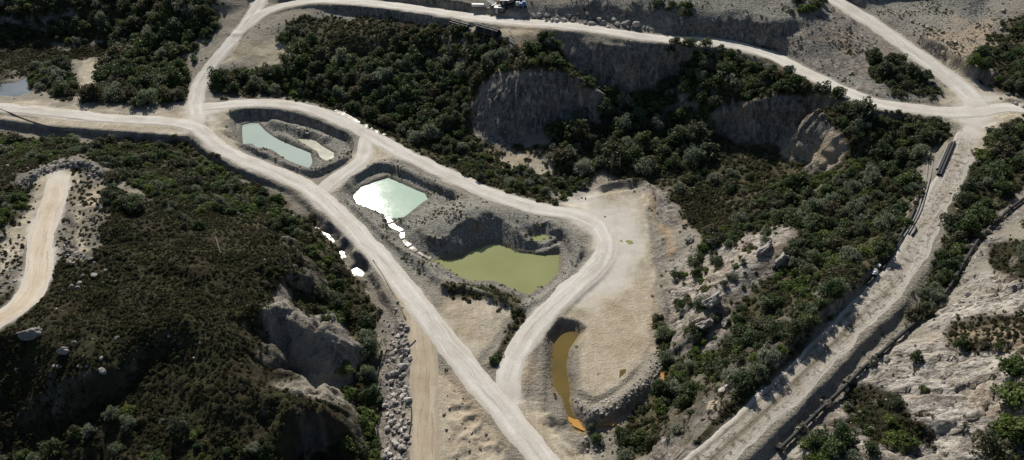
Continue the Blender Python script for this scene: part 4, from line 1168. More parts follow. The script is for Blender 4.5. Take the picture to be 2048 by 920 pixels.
# single plants seen in the photo: pixel of the base, radius, kind
for a, b_, sc, kd in [(2025,800,3.2,'gorse'),(2010,880,3.4,'gorse'),(2040,870,3.0,'gorse'),(1990,905,2.6,'gorse'),(2030,745,2.6,'gorse'),(1830,722,1.4,'tree'),(1920,700,1.6,'tree'),(1965,695,1.1,'tree'),(1995,695,1.0,'gorse'),(1790,812,1.4,'tree'),(1845,785,.9,'gorse'),(1810,890,2.2,'gorse'),(1780,885,1.7,'gorse'),(1845,635,2.4,'tree'),(1820,640,1.8,'tree'),
                         (215,400,2.0,'tree'),(240,415,2.2,'tree'),(280,420,1.8,'tree'),(235,900,1.5,'willow'),(185,865,1.6,'willow'),(225,835,1.8,'willow'),(790,215,2.9,'willow'),(830,222,2.4,'willow'),(770,190,2.6,'willow'),(870,235,2.2,'willow'),(1800,125,2.0,'tree'),(1745,115,2.4,'tree'),(1760,150,2.0,'tree'),(1192,880,1.4,'tree'),(1180,858,1.2,'tree'),
                         (1350,92,2.2,'tree'),(1375,95,2.6,'tree'),(1410,96,2.4,'tree'),(1440,104,2.0,'tree'),(1340,112,1.8,'tree'),(1640,195,2.6,'tree'),(1670,205,2.4,'tree'),(1600,175,2.4,'tree'),(1575,150,2.0,'tree'),(1715,240,2.2,'tree'),(880,145,2.0,'gorse'),(905,120,1.4,'gorse'),(590,95,2.4,'tree'),(605,75,2.0,'tree'),(690,740,2.0,'gorse'),(700,790,2.0,'gorse'),(730,640,1.6,'tree'),(1390,270,3.0,'gorse'),(1400,290,2.4,'gorse')]:
    x, y, z = ground_at(a, b_)
    plants.append((x, y, sc, kd))
PL = np.array([(p[0], p[1], p[2]) for p in plants])
PZ = hz(PL[:, 0], PL[:, 1])
PPX, PPY = proj(PL[:, 0], PL[:, 1], PZ + PL[:, 2] * .5)
PD = PL[:, 1] * CT - (PZ - CAM_H) * ST
PSIZE = PL[:, 2] / PD
PSIZE = np.where((PPX > 0) & (PPX < 2048) & (PPY > 0) & (PPY < 920), PSIZE, PSIZE * .2)

TO_LABEL = []
LANDMARKS = [(1130,720,"the ochre pond"),(1030,545,"the olive pond"),(785,395,"the milky green pond"),(555,290,"the long turquoise pond"),(940,450,"the grey spoil heap"),(1240,800,"the curved rubble berm"),(800,790,"the boulder channel"),
 (690,510,"the glinting ditch pools"),(130,350,"the head of the hill track"),(40,600,"the lower hill track"),(395,240,"the left road fork"),(40,178,"the pale marsh pool"),(175,150,"the sandy spur path"),(480,60,"the climbing road bend"),
 (1090,135,"the central cliff top"),(1010,295,"the central cliff foot"),(1230,130,"the cliff under the upper road"),(920,50,"the small black pipe stack"),(976,62,"the large dark pipe stack"),(1010,12,"the scrap yard"),
 (1580,240,"the bare eastern cliff"),(1650,330,"the pale eroded knob"),(1540,500,"the pale rock spur"),(1410,620,"the big outcrop boulders"),(1855,330,"the pair of bent pipes"),(1890,320,"the pipes lying by the track"),(1745,550,"the lower pipe end"),
 (1780,590,"the middle of the stony track"),(1560,800,"the lower stony track"),(1950,490,"the upper pipeline"),(1790,690,"the middle of the pipeline"),(1620,840,"the lower pipeline"),(1850,740,"the white rock slabs"),(1950,220,"the right haul road junction"),
 (1800,150,"the wedge between merging roads"),(1930,90,"the rubble terrace"),(1230,560,"the tan working yard"),(1320,430,"the ochre trickle"),(640,700,"the eroded bluff"),(610,830,"the lowest bluff peak"),(420,555,"the heath scarp"),(520,110,"the pale clay bank"),
 (690,95,"the small left cliff"),(735,255,"the glinting roadside ditch"),(1240,330,"the bare dead trunks"),(320,440,"the heath saddle"),(140,740,"the dark foreground ridge"),(180,880,"the bottom left gully"),(2010,860,"the bottom right corner"),(1450,380,"the grey slip in the scrub"),(1440,200,"the dark eastern hollow")]
ORD = ["closest", "second closest", "third closest", "fourth closest", "fifth closest", "sixth closest", "seventh closest", "eighth closest", "ninth closest", "tenth closest"]
def write_labels():
    """label each thing by its look and by the nearest landmark; only far look-alikes share"""
    buckets = {}
    for o, look, gr, a, b_ in TO_LABEL:
        k = min(range(len(LANDMARKS)), key=lambda q: (LANDMARKS[q][0] - a) ** 2 + 2.2 * (LANDMARKS[q][1] - b_) ** 2)
        dx, dy = a - LANDMARKS[k][0], (b_ - LANDMARKS[k][1]) * 1.5
        d = ("left of" if dx < 0 else "right of") if abs(dx) > abs(dy) else ("behind" if dy < 0 else "in front of")
        buckets.setdefault((look, gr, k, d), []).append((math.hypot(dx, dy), o))
    for (look, gr, k, d), L in buckets.items():
        L.sort(key=lambda q: q[0])
        nm = LANDMARKS[k][2]
        for n_, (_, o) in enumerate(L):
            o["group"] = gr
            if len(L) == 1: o["label"] = "%s %s %s" % (look, d, nm)
            elif n_ < len(ORD): o["label"] = "%s %s %s, %s" % (look, d, nm, ORD[n_])
            else:
                o["label"] = "%s %s %s, farther off" % (look, d, nm); o["group"] = gr + " farther " + d + " " + nm
LOOK = {'tree': ("dark green rounded tree", "tree", "dark green trees"), 'willow': ("pale grey-green willow", "tree", "grey-green willows"), 'gorse': ("fresh green dense bush", "bush", "fresh green bushes")}
STUFFNAME = {'tree': ("distant_tree_mass", "dense mass of smaller dark green trees filling the wooded slopes", "woodland"), 'willow': ("distant_willow_mass", "mass of smaller grey-green willows scattered through the woods", "woodland"), 'gorse': ("distant_bush_mass", "mass of small fresh green bushes between the trees", "scrub")}
for kd, K in KINDS.items():
    ids = np.array([i for i, p in enumerate(plants) if p[3] == kd])
    ids = ids[np.argsort(-PSIZE[ids])]
    # sub-collection of joined meshes for the mass
    coll = bpy.data.collections.new("pieces_" + kd)
    for v, (tm, cm) in enumerate(K['var']):
        bm = bmesh.new(); bm.from_mesh(cm); nf = len(bm.faces); bm.from_mesh(tm)
        bm.faces.ensure_lookup_table()
        for f in bm.faces[nf:]: f.material_index = 1
        jm = bpy.data.meshes.new("piece"); bm.to_mesh(jm); bm.free()
        jm.materials.append(cm.materials[0]); jm.materials.append(M_BARK)
        proto_obj("piece_%s_%d" % (kd, v), jm, coll)
    for n_, i in enumerate(ids[:300]):
        x, y, sc, _ = plants[i]
        r = empty(K['name'], (x, y, float(PZ[i]) - .05 * sc), random.uniform(0, 6.28), sc)
        r.scale = (sc * random.uniform(.88, 1.12), sc * random.uniform(.88, 1.12), sc * random.uniform(.85, 1.2))
        tm, cm = K['var'][n_ % len(K['var'])]
        mk(K['parts'][0], tm, None, r); mk(K['parts'][1], cm, None, r)
        look, cat, gr = LOOK[kd]
        tag(r, look, cat)
        TO_LABEL.append((r, look, gr, PPX[i], PPY[i]))
    rest = ids[300:]
    if len(rest):
        nm, lb, ct = STUFFNAME[kd]
        P = np.stack([PL[rest, 0], PL[rest, 1], PZ[rest] - .05], axis=1)
        scatter(nm, coll, P, RNG.uniform(0, 6.28, len(rest)), PL[rest, 2], RNG.integers(0, 5, len(rest)), lb, ct)
print("plants", {k: sum(1 for p in plants if p[3] == k) for k in KINDS})

# low ground cover: heath sprigs, grass tufts
def tuft_mesh(name, n, h, spread, w, mat, lean=.5):
    Q = []
    for i in range(n):
        a = rng.uniform(0, 6.28); r = spread * math.sqrt(rng.uniform(0, 1))
        b0 = np.array([r * math.cos(a), r * math.sin(a), -.03])
        d = np.array([math.cos(a) * lean * rng.uniform(0, 1.3), math.sin(a) * lean * rng.uniform(0, 1.3), 1.0]) * h * rng.uniform(.5, 1.2) * (1 - .5 * r / spread)
        s_ = np.array([-math.sin(a + rng.uniform(-1, 1)), math.cos(a + rng.uniform(-1, 1)), 0]) * w * rng.uniform(.6, 1.3)
        Q.append([b0 - s_, b0 + s_, b0 + d + s_ * .5, b0 + d - s_ * .7])
    return quads_mesh(name, np.array(Q), mat)
def cover(name, meshes, spacing, dens, smin, smax, label, cat):
    coll = bpy.data.collections.new("pieces_" + name)
    for v, me_ in enumerate(meshes): proto_obj("piece_%s_%d" % (name, v), me_, coll)
    xs, ys = jitter_points(spacing, dens)
    P = np.stack([xs, ys, hz(xs, ys) - .02], axis=1)
    print(name, len(xs))
    return scatter(name, coll, P, RNG.uniform(0, 6.28, len(xs)), RNG.uniform(smin, smax, len(xs)) * (1 + .4 * sample(fb(13), xs, ys)), RNG.integers(0, len(meshes), len(xs)), label, cat)
notsteep = 1 - sstep(1.3, 2.1, STEEPM)
clr = (ROAD_D > .4)
cover("heath_cover", [quads_mesh("heath", crown_arrays(rng, 9, 16, .30, .7, .3, 1.0, .1) , M_LEAF_HEATH) for _ in range(5)], 0.62, m_heath * notsteep * clr * (0.7 + .9 * fb(31)), .2, .62, "low brown and olive heath covering the foreground hill", "heath")
cover("undergrowth", [quads_mesh("undergrowth", crown_arrays(rng, 9, 16, .32, .6, .3, 1.0, .1), M_LEAF_GRASS) for _ in range(5)], 1.1, m_veg * notsteep * clr * (0.75 + .6 * fb(33)), .35, 1.05, "dull green undergrowth between the trees and bushes", "undergrowth")
sparse = np.clip((m_grav * .34 + m_rock * .07 * notsteep + .05) * (1 - m_yard) * clr * (ROAD_D > 1) * (.15 + 2.2 * sstep(.05, .4, fb(35))), 0, 1)
cover("grass_tufts", [tuft_mesh("tuft", 40, .55, .45, .09, M_LEAF_GRASS) for _ in range(4)], 0.9, sparse, .3, .85, "sparse grass tufts on the gravel banks and rocky slopes", "grass")

# ------------------------------------------------------------------ rocks
M_STONE = simple_mat("pale_granite", (0.20, 0.185, 0.165), (0.46, 0.425, 0.385), 1.8, .9, .2, bump=.5, obj_random=.28)
M_STONE_DARK = simple_mat("grey_weathered_rock", (0.12, 0.115, 0.105), (0.36, 0.335, 0.30), 1.2, .92, .15, bump=.6, obj_random=.25)
M_STONE_TAN = simple_mat("tan_rubble_rock", (0.26, 0.205, 0.15), (0.50, 0.42, 0.32), 1.5, .92, .15, bump=.5, obj_random=.3)

def rock_mesh(name, r_, sub=2, planes=9, flat=.75):
    bm = bmesh.new()
    bmesh.ops.create_icosphere(bm, subdivisions=sub, radius=1.0)
    P = []
    for _ in range(planes):
        n = Vector(r_.normal(size=3)).normalized(); P.append((n, r_.uniform(.45, .82)))
    off = Vector(r_.uniform(-50, 50, size=3))
    sx, sy_ = r_.uniform(.8, 1.2), r_.uniform(.7, 1.0)
    for v in bm.verts:
        p = v.co.copy()
        for n, d in P:
            e = p.dot(n) - d
            if e > 0: p -= n * e
        p *= 1 + .10 * mnoise.noise(p * 2.2 + off)
        v.co = (p.x * sx, p.y * sy_, p.z * flat)
    me = bpy.data.meshes.new(name); bm.to_mesh(me); bm.free()
    return me
rr = np.random.default_rng(33)
ROCKV = {}
for key, mat in (('pale', M_STONE), ('dark', M_STONE_DARK), ('tan', M_STONE_TAN)):
    ROCKV[key] = [rock_mesh("boulder", rr) for _ in range(7)]
    for m_ in ROCKV[key]: m_.materials.append(mat)

# fields of stones: photo polygon, spacing, size range (radius), colour, look, group
ROCKS = []
def rock_field(poly, spacing, r0, r1, key, look, gr, keep=1.0, power=2.0):
    sd = poly_sd(poly, PX, PY, 10.0)
    xs, ys = jitter_points(spacing, (sd < 0) * keep)
    for x, y in zip(xs, ys):
        rad = r0 + (r1 - r0) * random.random() ** power
        ROCKS.append((x, y, rad, key, look, gr))
rock_field([(776,690),(798,640),(815,650),(822,700),(815,745),(812,770),(822,800),(826,850),(815,925),(768,925),(774,860),(768,800),(772,740)], .86, .22, 1.05, 'pale', "pale rounded boulder", "pale boulders in the channel beside the side track", .8, 1.8)
rock_field([(1036,30),(1075,22),(1200,28),(1300,50),(1290,62),(1160,48),(1060,42)], 1.8, .5, 1.7, 'pale', "grey-white boulder", "boulders along the upper road", .85)
rock_field([(870,10),(930,14),(925,20),(870,16)], 1.8, .35, .8, 'dark', "grey roadside stone", "stones behind the upper road", .6)
rock_field([(1820,40),(1880,60),(1930,100),(1900,120),(1850,80)], 1.7, .35, 1.1, 'tan', "tan broken rock", "rubble on the top right terrace", .8)
rock_field([(1880,0),(2000,20),(1980,90),(1930,90)], 3.2, .25, .7, 'tan', "tan broken rock", "rubble on the top right terrace", .6)
rock_field([(2000,10),(2016,20),(2012,60),(2000,70)], 1.6, .5, 1.0, 'tan', "tan broken rock", "rubble on the top right terrace", .8)
rock_field([(35,370),(70,340),(130,322),(175,322),(205,345),(195,360),(140,335),(85,352),(50,372)], .8, .3, .8, 'dark', "grey tip-head stone", "stones round the head of the hill track", .9)
rock_field([(118,480),(150,490),(175,515),(160,530),(125,525)], .9, .2, .7, 'pale', "pale track-side stone", "stones beside the hill track", .8)
rock_field([(-5,520),(40,480),(50,540),(30,580),(-5,590)], 1.3, .2, .6, 'pale', "pale track-side stone", "stones beside the hill track", .6)
rock_field([(1145,790),(1160,825),(1200,842),(1250,815),(1300,775),(1328,735),(1322,700),(1300,710),(1285,755),(1235,790),(1190,808)], .75, .2, .5, 'pale', "pale berm stone", "stones of the curved rubble berm", .95)
rock_field([(1160,880),(1190,868),(1215,890),(1205,915),(1165,915)], .9, .25, .7, 'pale', "white-grey boulder", "white boulders under the orange seep", .85)
rock_field([(60,650),(360,640),(420,700),(330,760),(100,780),(0,720)], 3.6, .2, .7, 'dark', "weathered heath boulder", "boulders strewn over the heath", .5)
rock_field([(130,540),(260,520),(260,560),(170,590),(120,580)], 2.4, .3, .9, 'dark', "weathered heath boulder", "boulders strewn over the heath", .6)
rock_field([(880,770),(910,760),(1000,880),(960,910),(890,880)], 1.6, .15, .5, 'tan', "brown spoil clod", "clods on the spoil bank by the main road", .5)
rock_field([(1870,380),(1930,370),(1940,400),(1850,500),(1830,520)], 1.8, .2, .6, 'pale', "pale track stone", "stones on the stony track", .35)
rock_field([(1930,500),(1990,470),(1940,590),(1900,640)], 1.6, .3, .8, 'pale', "pale pipeline rock", "rocks along the upper pipeline", .5)
rock_field([(760,640),(800,600),(815,640),(800,690),(770,690)], 1.4, .25, .6, 'pale', "pale rounded boulder", "pale boulders in the channel beside the side track", .6)
rock_field([(1990,185),(2048,190),(2048,215),(2010,205)], 1.5, .4, 1.1, 'pale', "grey-white boulder", "boulders at the right road exit", .7)
for a, b_, rad, key in [(808,735,1.3,'pale'),(778,750,1.3,'pale'),(205,745,1.1,'dark'),(183,520,1.0,'dark'),(120,735,.7,'dark'),(160,735,.6,'dark')]:
    x, y, z = ground_at(a, b_); ROCKS.append((x, y, rad, key, "large lone block", "lone large blocks"))
RA = np.array([(r[0], r[1], r[2]) for r in ROCKS]); RZ = hz(RA[:, 0], RA[:, 1])
RPX, RPY = proj(RA[:, 0], RA[:, 1], RZ)
RS = RA[:, 2] / (RA[:, 1] * CT - (RZ - CAM_H) * ST)
RS = np.where((RPX > 0) & (RPX < 2048) & (RPY > 0) & (RPY < 920), RS, 0)
order = np.argsort(-RS)
print("rocks", len(ROCKS))
for n_, i in enumerate(order[:300]):
    x, y, rad, key, look, gr = ROCKS[i]
    o = mk("boulder", ROCKV[key][n_ % 7])
    o.location = (x, y, RZ[i] + rad * .22); o.scale = (rad, rad, rad); o.rotation_euler = (random.uniform(-.3, .3), random.uniform(-.3, .3), random.uniform(0, 6.28))
    tag(o, look, "boulder"); TO_LABEL.append((o, look, gr, RPX[i], RPY[i]))
cst = bpy.data.collections.new("pieces_stones")
for v, m_ in enumerate(ROCKV['pale'][:3] + ROCKV['dark'][:3] + ROCKV['tan'][:2]): proto_obj("piece_stone_%d" % v, m_, cst)
KI = {'pale': 0, 'dark': 3, 'tan': 6}
rest = order[300:]
sx_, sy2 = jitter_points(.85, np.clip((m_grav * .45 + m_rock * .16 + m_terr * .3 + .02) * (ROAD_D > 1.2) * (1 - m_yard * .9) * (1 - m_wet) * (.3 + sstep(-.1, .5, fb(41))), 0, 1))
P1_ = np.stack([RA[rest, 0], RA[rest, 1], RZ[rest] + RA[rest, 2] * .2], axis=1)
P2_ = np.stack([sx_, sy2, hz(sx_, sy2)], axis=1)
pk = np.array([KI[ROCKS[i][3]] + (k % 2) for k, i in enumerate(rest)])
pk2 = np.where(sample(m_grav, sx_, sy2) > .4, RNG.integers(3, 6, len(sx_)), np.where(sample(m_terr, sx_, sy2) > .3, RNG.integers(6, 8, len(sx_)), RNG.integers(0, 6, len(sx_))))
scatter("scattered_stones", cst, np.concatenate([P1_, P2_]), RNG.uniform(0, 6.28, len(rest) + len(sx_)), np.concatenate([RA[rest, 2], .10 + .28 * RNG.random(len(sx_)) ** 2.5]), np.concatenate([pk, pk2]), "small loose stones strewn over banks, berms and rock slopes", "stones")

# bare rock outcrops on the eastern slope
def outcrop(px, py, sx, sy, sz, rz, label, mat=M_STONE_DARK):
    x, y, z = ground_at(px, py)
    r_ = np.random.default_rng(int(px * 3 + py))
    me_ = rock_mesh("rock_outcrop", r_, 4, 16, 1.0)
    off = Vector((px, py, 0))
    for v in me_.vertices:
        n = v.co.normalized()
        v.co += n * (.16 * mnoise.noise(v.co * 2.5 + off) + .09 * mnoise.noise(v.co * 6 + off) + .05 * mnoise.noise(v.co * 13 + off))
    o = mk("rock_outcrop", me_, mat)
    o.location = (x, y, z + sz * .25); o.scale = (sx, sy, sz); o.rotation_euler = (.1, .15, rz)
    tag(o, label, "rock outcrop")
outcrop(1420,610,3.4,2.4,3.0,.5,"large grey rock block in the scrub, upper of the pair below the rock spur")
outcrop(1405,655,2.4,1.9,2.4,.2,"pale wedge of rock low on the scrub slope beside the working yard",M_STONE)
outcrop(1450,650,1.9,1.4,1.4,.4,"small pale slab right of the big outcrop boulders",M_STONE)
outcrop(1560,530,3.2,2.2,2.6,.6,"rounded grey rock dome under the pale spur")
outcrop(1530,500,3.6,1.7,2.2,.7,"long pale rock rib at the top of the spur",M_STONE)
outcrop(1425,815,2.0,1.6,1.6,.9,"cream rock beside the pale wash below the stony track",M_STONE_TAN)
outcrop(1380,480,1.8,1.5,1.0,.3,"low grey rock beside the ochre trickle")
outcrop(130,705,2.0,1.4,1.2,.5,"grey rock ledge at the dark foreground ridge")
outcrop(65,670,2.8,1.6,1.4,.3,"lichen grey outcrop under the lower hill track")
outcrop(1450,782,1.8,1.0,1.2,.8,"pale rock lip above the cream wash",M_STONE)

# ------------------------------------------------------------------ pipes
M_PIPE = simple_mat("black_plastic_pipe", (0.012, 0.013, 0.014), (0.035, 0.036, 0.036), 1.0, .62, .25)
M_PIPE_GREY = simple_mat("weathered_steel_pipe", (0.10, 0.10, 0.098), (0.24, 0.235, 0.225), 1.5, .6, .4, .1)
M_TIMBER = simple_mat("weathered_timber", (0.16, 0.12, 0.085), (0.34, 0.28, 0.21), 3.0, .85, .2)
M_CONC = simple_mat("pale_concrete", (0.36, 0.345, 0.31), (0.52, 0.50, 0.46), 2.0, .9, .2)

def hollow_pipe(name, path, r, mat, sides=12):
    """pipe with an open bore at both ends"""
    V, F = tube_arrays(path, [r] * len(path), sides, False)
    n = len(path); o = len(V)
    Vi, _ = tube_arrays([path[0], Vector(path[0]).lerp(Vector(path[1]), .9 if n == 2 else .9)], [r * .84] * 2, sides, False)
    Vj, _ = tube_arrays([Vector(path[-1]).lerp(Vector(path[-2]), .9), path[-1]], [r * .84] * 2, sides, False)
    if n == 2:
        Vi, _ = tube_arrays(path, [r * .84] * 2, sides, False); V = V + Vi
        for s_ in range(sides):
            s2 = (s_ + 1) % sides
            F.append((o + s2, o + s_, o + sides + s_, o + sides + s2))
            F.append((s2, s_, o + s_, o + s2)); F.append((sides + s_, sides + s2, o + sides + s2, o + sides + s_))
    else:
        F.append(tuple(range(sides))); F.append(tuple(range((n - 1) * sides, n * sides)))
    return pyd(name, V, F, False)

def pipe_on_ground(pix, r, mat, label, name="pipe", group=None, lift=0.0):
    G = [ground_at(a, b_) for a, b_ in pix]
    C = catmull([(g[0], g[1], g[2]) for g in G], 1.6)
    hs = [float(hz(c[0], c[1])) for c in C]
    for _ in range(2): hs = [max(hs[i], .5 * (hs[max(i - 1, 0)] + hs[min(i + 1, len(hs) - 1)])) for i in range(len(hs))]
    P = [Vector((c[0], c[1], h + r * .9 + lift)) for c, h in zip(C, hs)]
    o = mk(name, hollow_pipe(name, P, r, mat), mat)
    me_ = o.data; me_.polygons.foreach_set("use_smooth", np.ones(len(me_.polygons), dtype=bool))
    tag(o, label, "pipe", group)
    return o

pipe_on_ground([(1848,298),(1854,325),(1853,352),(1846,385),(1836,420),(1822,450),(1804,480),(1793,500)], .16, M_PIPE_GREY, "thin grey pipe, left of the bent pair beside the stony track")
pipe_on_ground([(1856,299),(1864,325),(1861,350),(1852,385),(1842,420),(1830,445),(1816,470)], .16, M_PIPE_GREY, "thin grey pipe, right of the bent pair beside the stony track")
pipe_on_ground([(1841,366),(1838,385),(1832,410)], .2, M_PIPE, "short black pipe lying left of the bent grey pair")
pipe_on_ground([(1830,418),(1820,440),(1805,465),(1794,488)], .22, M_PIPE, "black pipe under the lower end of the bent pair")
pipe_on_ground([(1806,475),(1790,500),(1775,525),(1765,541)], .22, M_PIPE, "long black pipe running down to the white tarpaulins")
pipe_on_ground([(1832,460),(1823,473)], .22, M_PIPE, "stub of black pipe on the edge of the stony track")
pipe_on_ground([(1750,555),(1735,572)], .3, M_PIPE, "black pipe stub below the white tarpaulins")
def straight_pipe(p0, p1, r, mat, label, dz=0.0, side=0.0, group=None, name="pipe"):
    a = Vector(ground_at(*p0)); b_ = Vector(ground_at(*p1))
    s_ = (b_ - a).cross(Vector((0, 0, 1))).normalized() * side
    a += s_; b_ += s_
    mid = hz(np.linspace(a.x, b_.x, 12), np.linspace(a.y, b_.y, 12))
    base = np.linspace(a.z, b_.z, 12)
    up = max(0.0, float((mid - base).max()))
    z = Vector((0, 0, r + dz + up * .8))
    o = mk(name, hollow_pipe(name, [a + z, b_ + z], r, mat, 12), mat)
    tag(o, label, "pipe", group)
    return o
straight_pipe((1908,286),(1880,352), .3, M_PIPE, "black pipe nearest the track in the row of three")
straight_pipe((1902,288),(1874,352), .3, M_PIPE, "black pipe in the middle of the row of three by the track")
straight_pipe((1896,290),(1874,340), .22, M_PIPE_GREY, "grey pipe on the left of the row of three by the track")
straight_pipe((1888,308),(1872,340), .18, M_PIPE_GREY, "short thin grey pipe left of the row by the track")
# stacks of pipes below the upper road
def pipe_stack(p0, p1, r, layers, mat, what):
    k = 0
    for li, n in enumerate(layers):
        for i in range(n):
            where = "front" if i == 0 else "back" if i == n - 1 else ["second", "third"][min(i - 1, 1)]
            straight_pipe(p0, p1, r, mat, "black pipe, %s in the %s layer of the %s" % (where, ["bottom", "middle" if len(layers) > 2 else "top", "top"][li], what), li * r * 1.72, (n - 1) * r - i * 2 * r, "pipes of the " + what)
pipe_stack((901,50),(937,59), .36, [3, 2], M_PIPE, "small roadside stack")
pipe_stack((955,62),(997,74), .40, [4, 3, 2], M_PIPE, "large roadside stack")
for t_, nm in ((.12, "left"), (.5, "middle"), (.88, "right")):
    a = Vector(ground_at(955,62)); b_ = Vector(ground_at(997,74)); c = a.lerp(b_, t_); d = (b_ - a).normalized(); s_ = d.cross(Vector((0, 0, 1))).normalized()
    root = empty("pipe_rack", c); tag(root, "timber frame at the %s of the large dark pipe stack" % nm, "rack")
    for sg in (-1, 1):
        v, f = tube_arrays([s_ * sg * 1.72 + Vector((0, 0, -.3)), s_ * sg * 1.72 + Vector((0, 0, 2.5))], [.09, .09], 4)
        mk("post", pyd("post", v, f), M_TIMBER, root)
    v, f = tube_arrays([s_ * -1.8 + Vector((0, 0, 2.45)), s_ * 1.8 + Vector((0, 0, 2.45))], [.08, .08], 4)
    mk("crossbar", pyd("crossbar", v, f), M_TIMBER, root)
for i, (p0, p1) in enumerate([((1001,76),(1032,93)),((1004,75),(1035,91)),((1008,78),(1036,93)),((1010,76),(1030,86))]):
    straight_pipe(p0, p1, .17, M_PIPE_GREY, "grey steel tube, %s of the fan right of the large stack" % ["front", "second", "third", "hindmost"][i], .05 * i, 0, "fan of grey tubes")
straight_pipe((1017,66),(1035,86), .13, M_TIMBER, "brown timber pole leaning above the fan of grey tubes", .5, name="timber_pole")
# pipes in the gully and hoses beside the roads
pipe_on_ground([(764,703),(758,730),(754,762)], .25, M_PIPE, "black pipe in the gully above the boulder channel")
pipe_on_ground([(751,832),(754,852),(757,876)], .2, M_PIPE, "right of two black pipes beside the lower boulder channel")
pipe_on_ground([(748,836),(752,860),(754,880)], .14, M_PIPE_GREY, "left thin pipe beside the lower boulder channel")
pipe_on_ground([(792,768),(806,772),(817,790),(823,820),(822,850),(814,885),(802,912)], .14, M_PIPE, "curved black hose arching over the boulder channel", "hose")
pipe_on_ground([(746,522),(765,550),(785,585),(800,612),(812,640)], .13, M_TIMBER, "brown hose along the left edge of the main haul road", "hose")
pipe_on_ground([(832,682),(815,696),(796,708)], .12, M_PIPE, "short dark hose from the side track to the boulders", "hose")
pipe_on_ground([(0,219),(30,230),(84,250),(135,257)], .16, M_TIMBER, "dark hose along the front edge of the left road", "hose")
# pipeline on saddles along the right-hand slope
def pipeline():
    pix = [(2060,392),(2017,424),(1985,452),(1955,484),(1925,532),(1895,582),(1868,614),(1840,641),(1812,664),(1785,688),(1752,718),(1720,745),(1692,775),(1660,806),(1628,836),(1595,868),(1556,905)]
    G = [Vector(ground_at(a, b_)) for a, b_ in pix]
    root = empty("pipeline", G[0]); tag(root, "long black pipeline on pale saddles running down the rocky right slope", "pipeline")
    P = [Vector((g.x, g.y, g.z + .75)) for g in G]
    for i in range(len(P) - 1):
        a = P[i] - G[0]; b_ = P[i + 1] - G[0]
        a2 = a.lerp(b_, .02); b2 = a.lerp(b_, .98)
        d = (b2 - a2)
        o = mk("pipe_section", hollow_pipe("pipe_section", [a2, b2], .36, M_PIPE, 12), M_PIPE, root)
        v, f = tube_arrays([b2 - d.normalized() * .12, b2 + d.normalized() * .12], [.5, .5], 12)
        mk("flange", pyd("flange", v, f), M_PIPE, o)
        s_ = d.cross(Vector((0, 0, 1))).normalized()
        w = .55
        bm = bmesh.new(); bmesh.ops.create_cube(bm, size=1.0)
        for vv in bm.verts:
            q = vv.co.copy(); k = .75 if q.z > 0 else 1.2
            vv.co = a2 + s_ * q.x * 1.5 * k + d.normalized() * (q.y * w * k + .4) + Vector((0, 0, -.75 + q.z * 1.0))
        bmesh.ops.bevel(bm, geom=bm.edges[:], offset=.06, segments=1, affect='EDGES')
        ms = bpy.data.meshes.new("saddle"); bm.to_mesh(ms); bm.free()
        mk("saddle", ms, M_CONC, root)
pipeline()
# bleached dry shrubs growing at the saddles
dry = [quads_mesh("twigs", crown_arrays(rng, 12, 26, .22, .8, .6, 1.0, .15), M_LEAF_DRY) for _ in range(3)]
for i, (a, b_, sc) in enumerate([(2000,440,1.3),(1975,468,1.2),(1940,500,1.5),(1935,520,1.0),(1880,615,1.1),(1815,655,1.3),(1785,690,1.0),(1745,725,1.3),(1700,765,1.1),(1650,812,1.3),(1600,862,1.5),(1560,900,1.2),(750,820,1.1),(1740,860,.9)]):
    x, y, z = ground_at(a, b_)
    r = empty("dry_shrub", (x, y, z - .05), random.uniform(0, 6), sc)
    mk("stem", trunk_mesh("stem", rng, 4, .04, .4), M_BARK, r); mk("twigs", dry[i % 3], None, r)
    tag(r, "bleached dry shrub", "shrub"); TO_LABEL.append((r, "bleached dry shrub", "dry shrubs along the pipeline", a, b_))
# dead trunks and branches
def dead_trunk(px, py, h, lean, label):
    x, y, z = ground_at(px, py)
    V = []; F = []
    def add(path, rad):
        v, f = tube_arrays(path, rad, 6); o = len(V); V.extend(v); F.extend([tuple(k + o for k in q) for q in f])
    add([(0, 0, -.4), (lean * .3, 0, h * .5), (lean, .1, h)], [.2, .15, .05])
    root = empty("dead_tree", (x, y, z)); mk("trunk", pyd("trunk", V, F, True), M_TIMBER, root)
    for k in range(5):
        a = k * 2.2; hh = h * (.45 + .1 * k); V2, F2 = tube_arrays([(lean * hh / h * .8, 0, hh), (lean * hh / h + math.cos(a) * .7, math.sin(a) * .7, hh + .6)], [.06, .02], 4)
        mk("branch", pyd("branch", V2, F2), M_TIMBER, root)
    tag(root, label, "dead tree")
dead_trunk(1222,347,7.5,.3,"bare dead trunk, left of the two standing above the yard")
dead_trunk(1238,347,7.0,-.2,"bare dead trunk, right of the two standing above the yard")
dead_trunk(1056,330,3.5,.3,"thin dead snag in the sandy strip under the central cliff")
straight_pipe((1416,134),(1424,118), .16, M_TIMBER, "fallen brown log on the dark slope below the upper road", .2, name="log").__setitem__("category", "log")
straight_pipe((433,480),(443,512), .05, M_TIMBER, "bleached fallen branch on the heath hill", .5, name="branch_log").__setitem__("category", "branch")
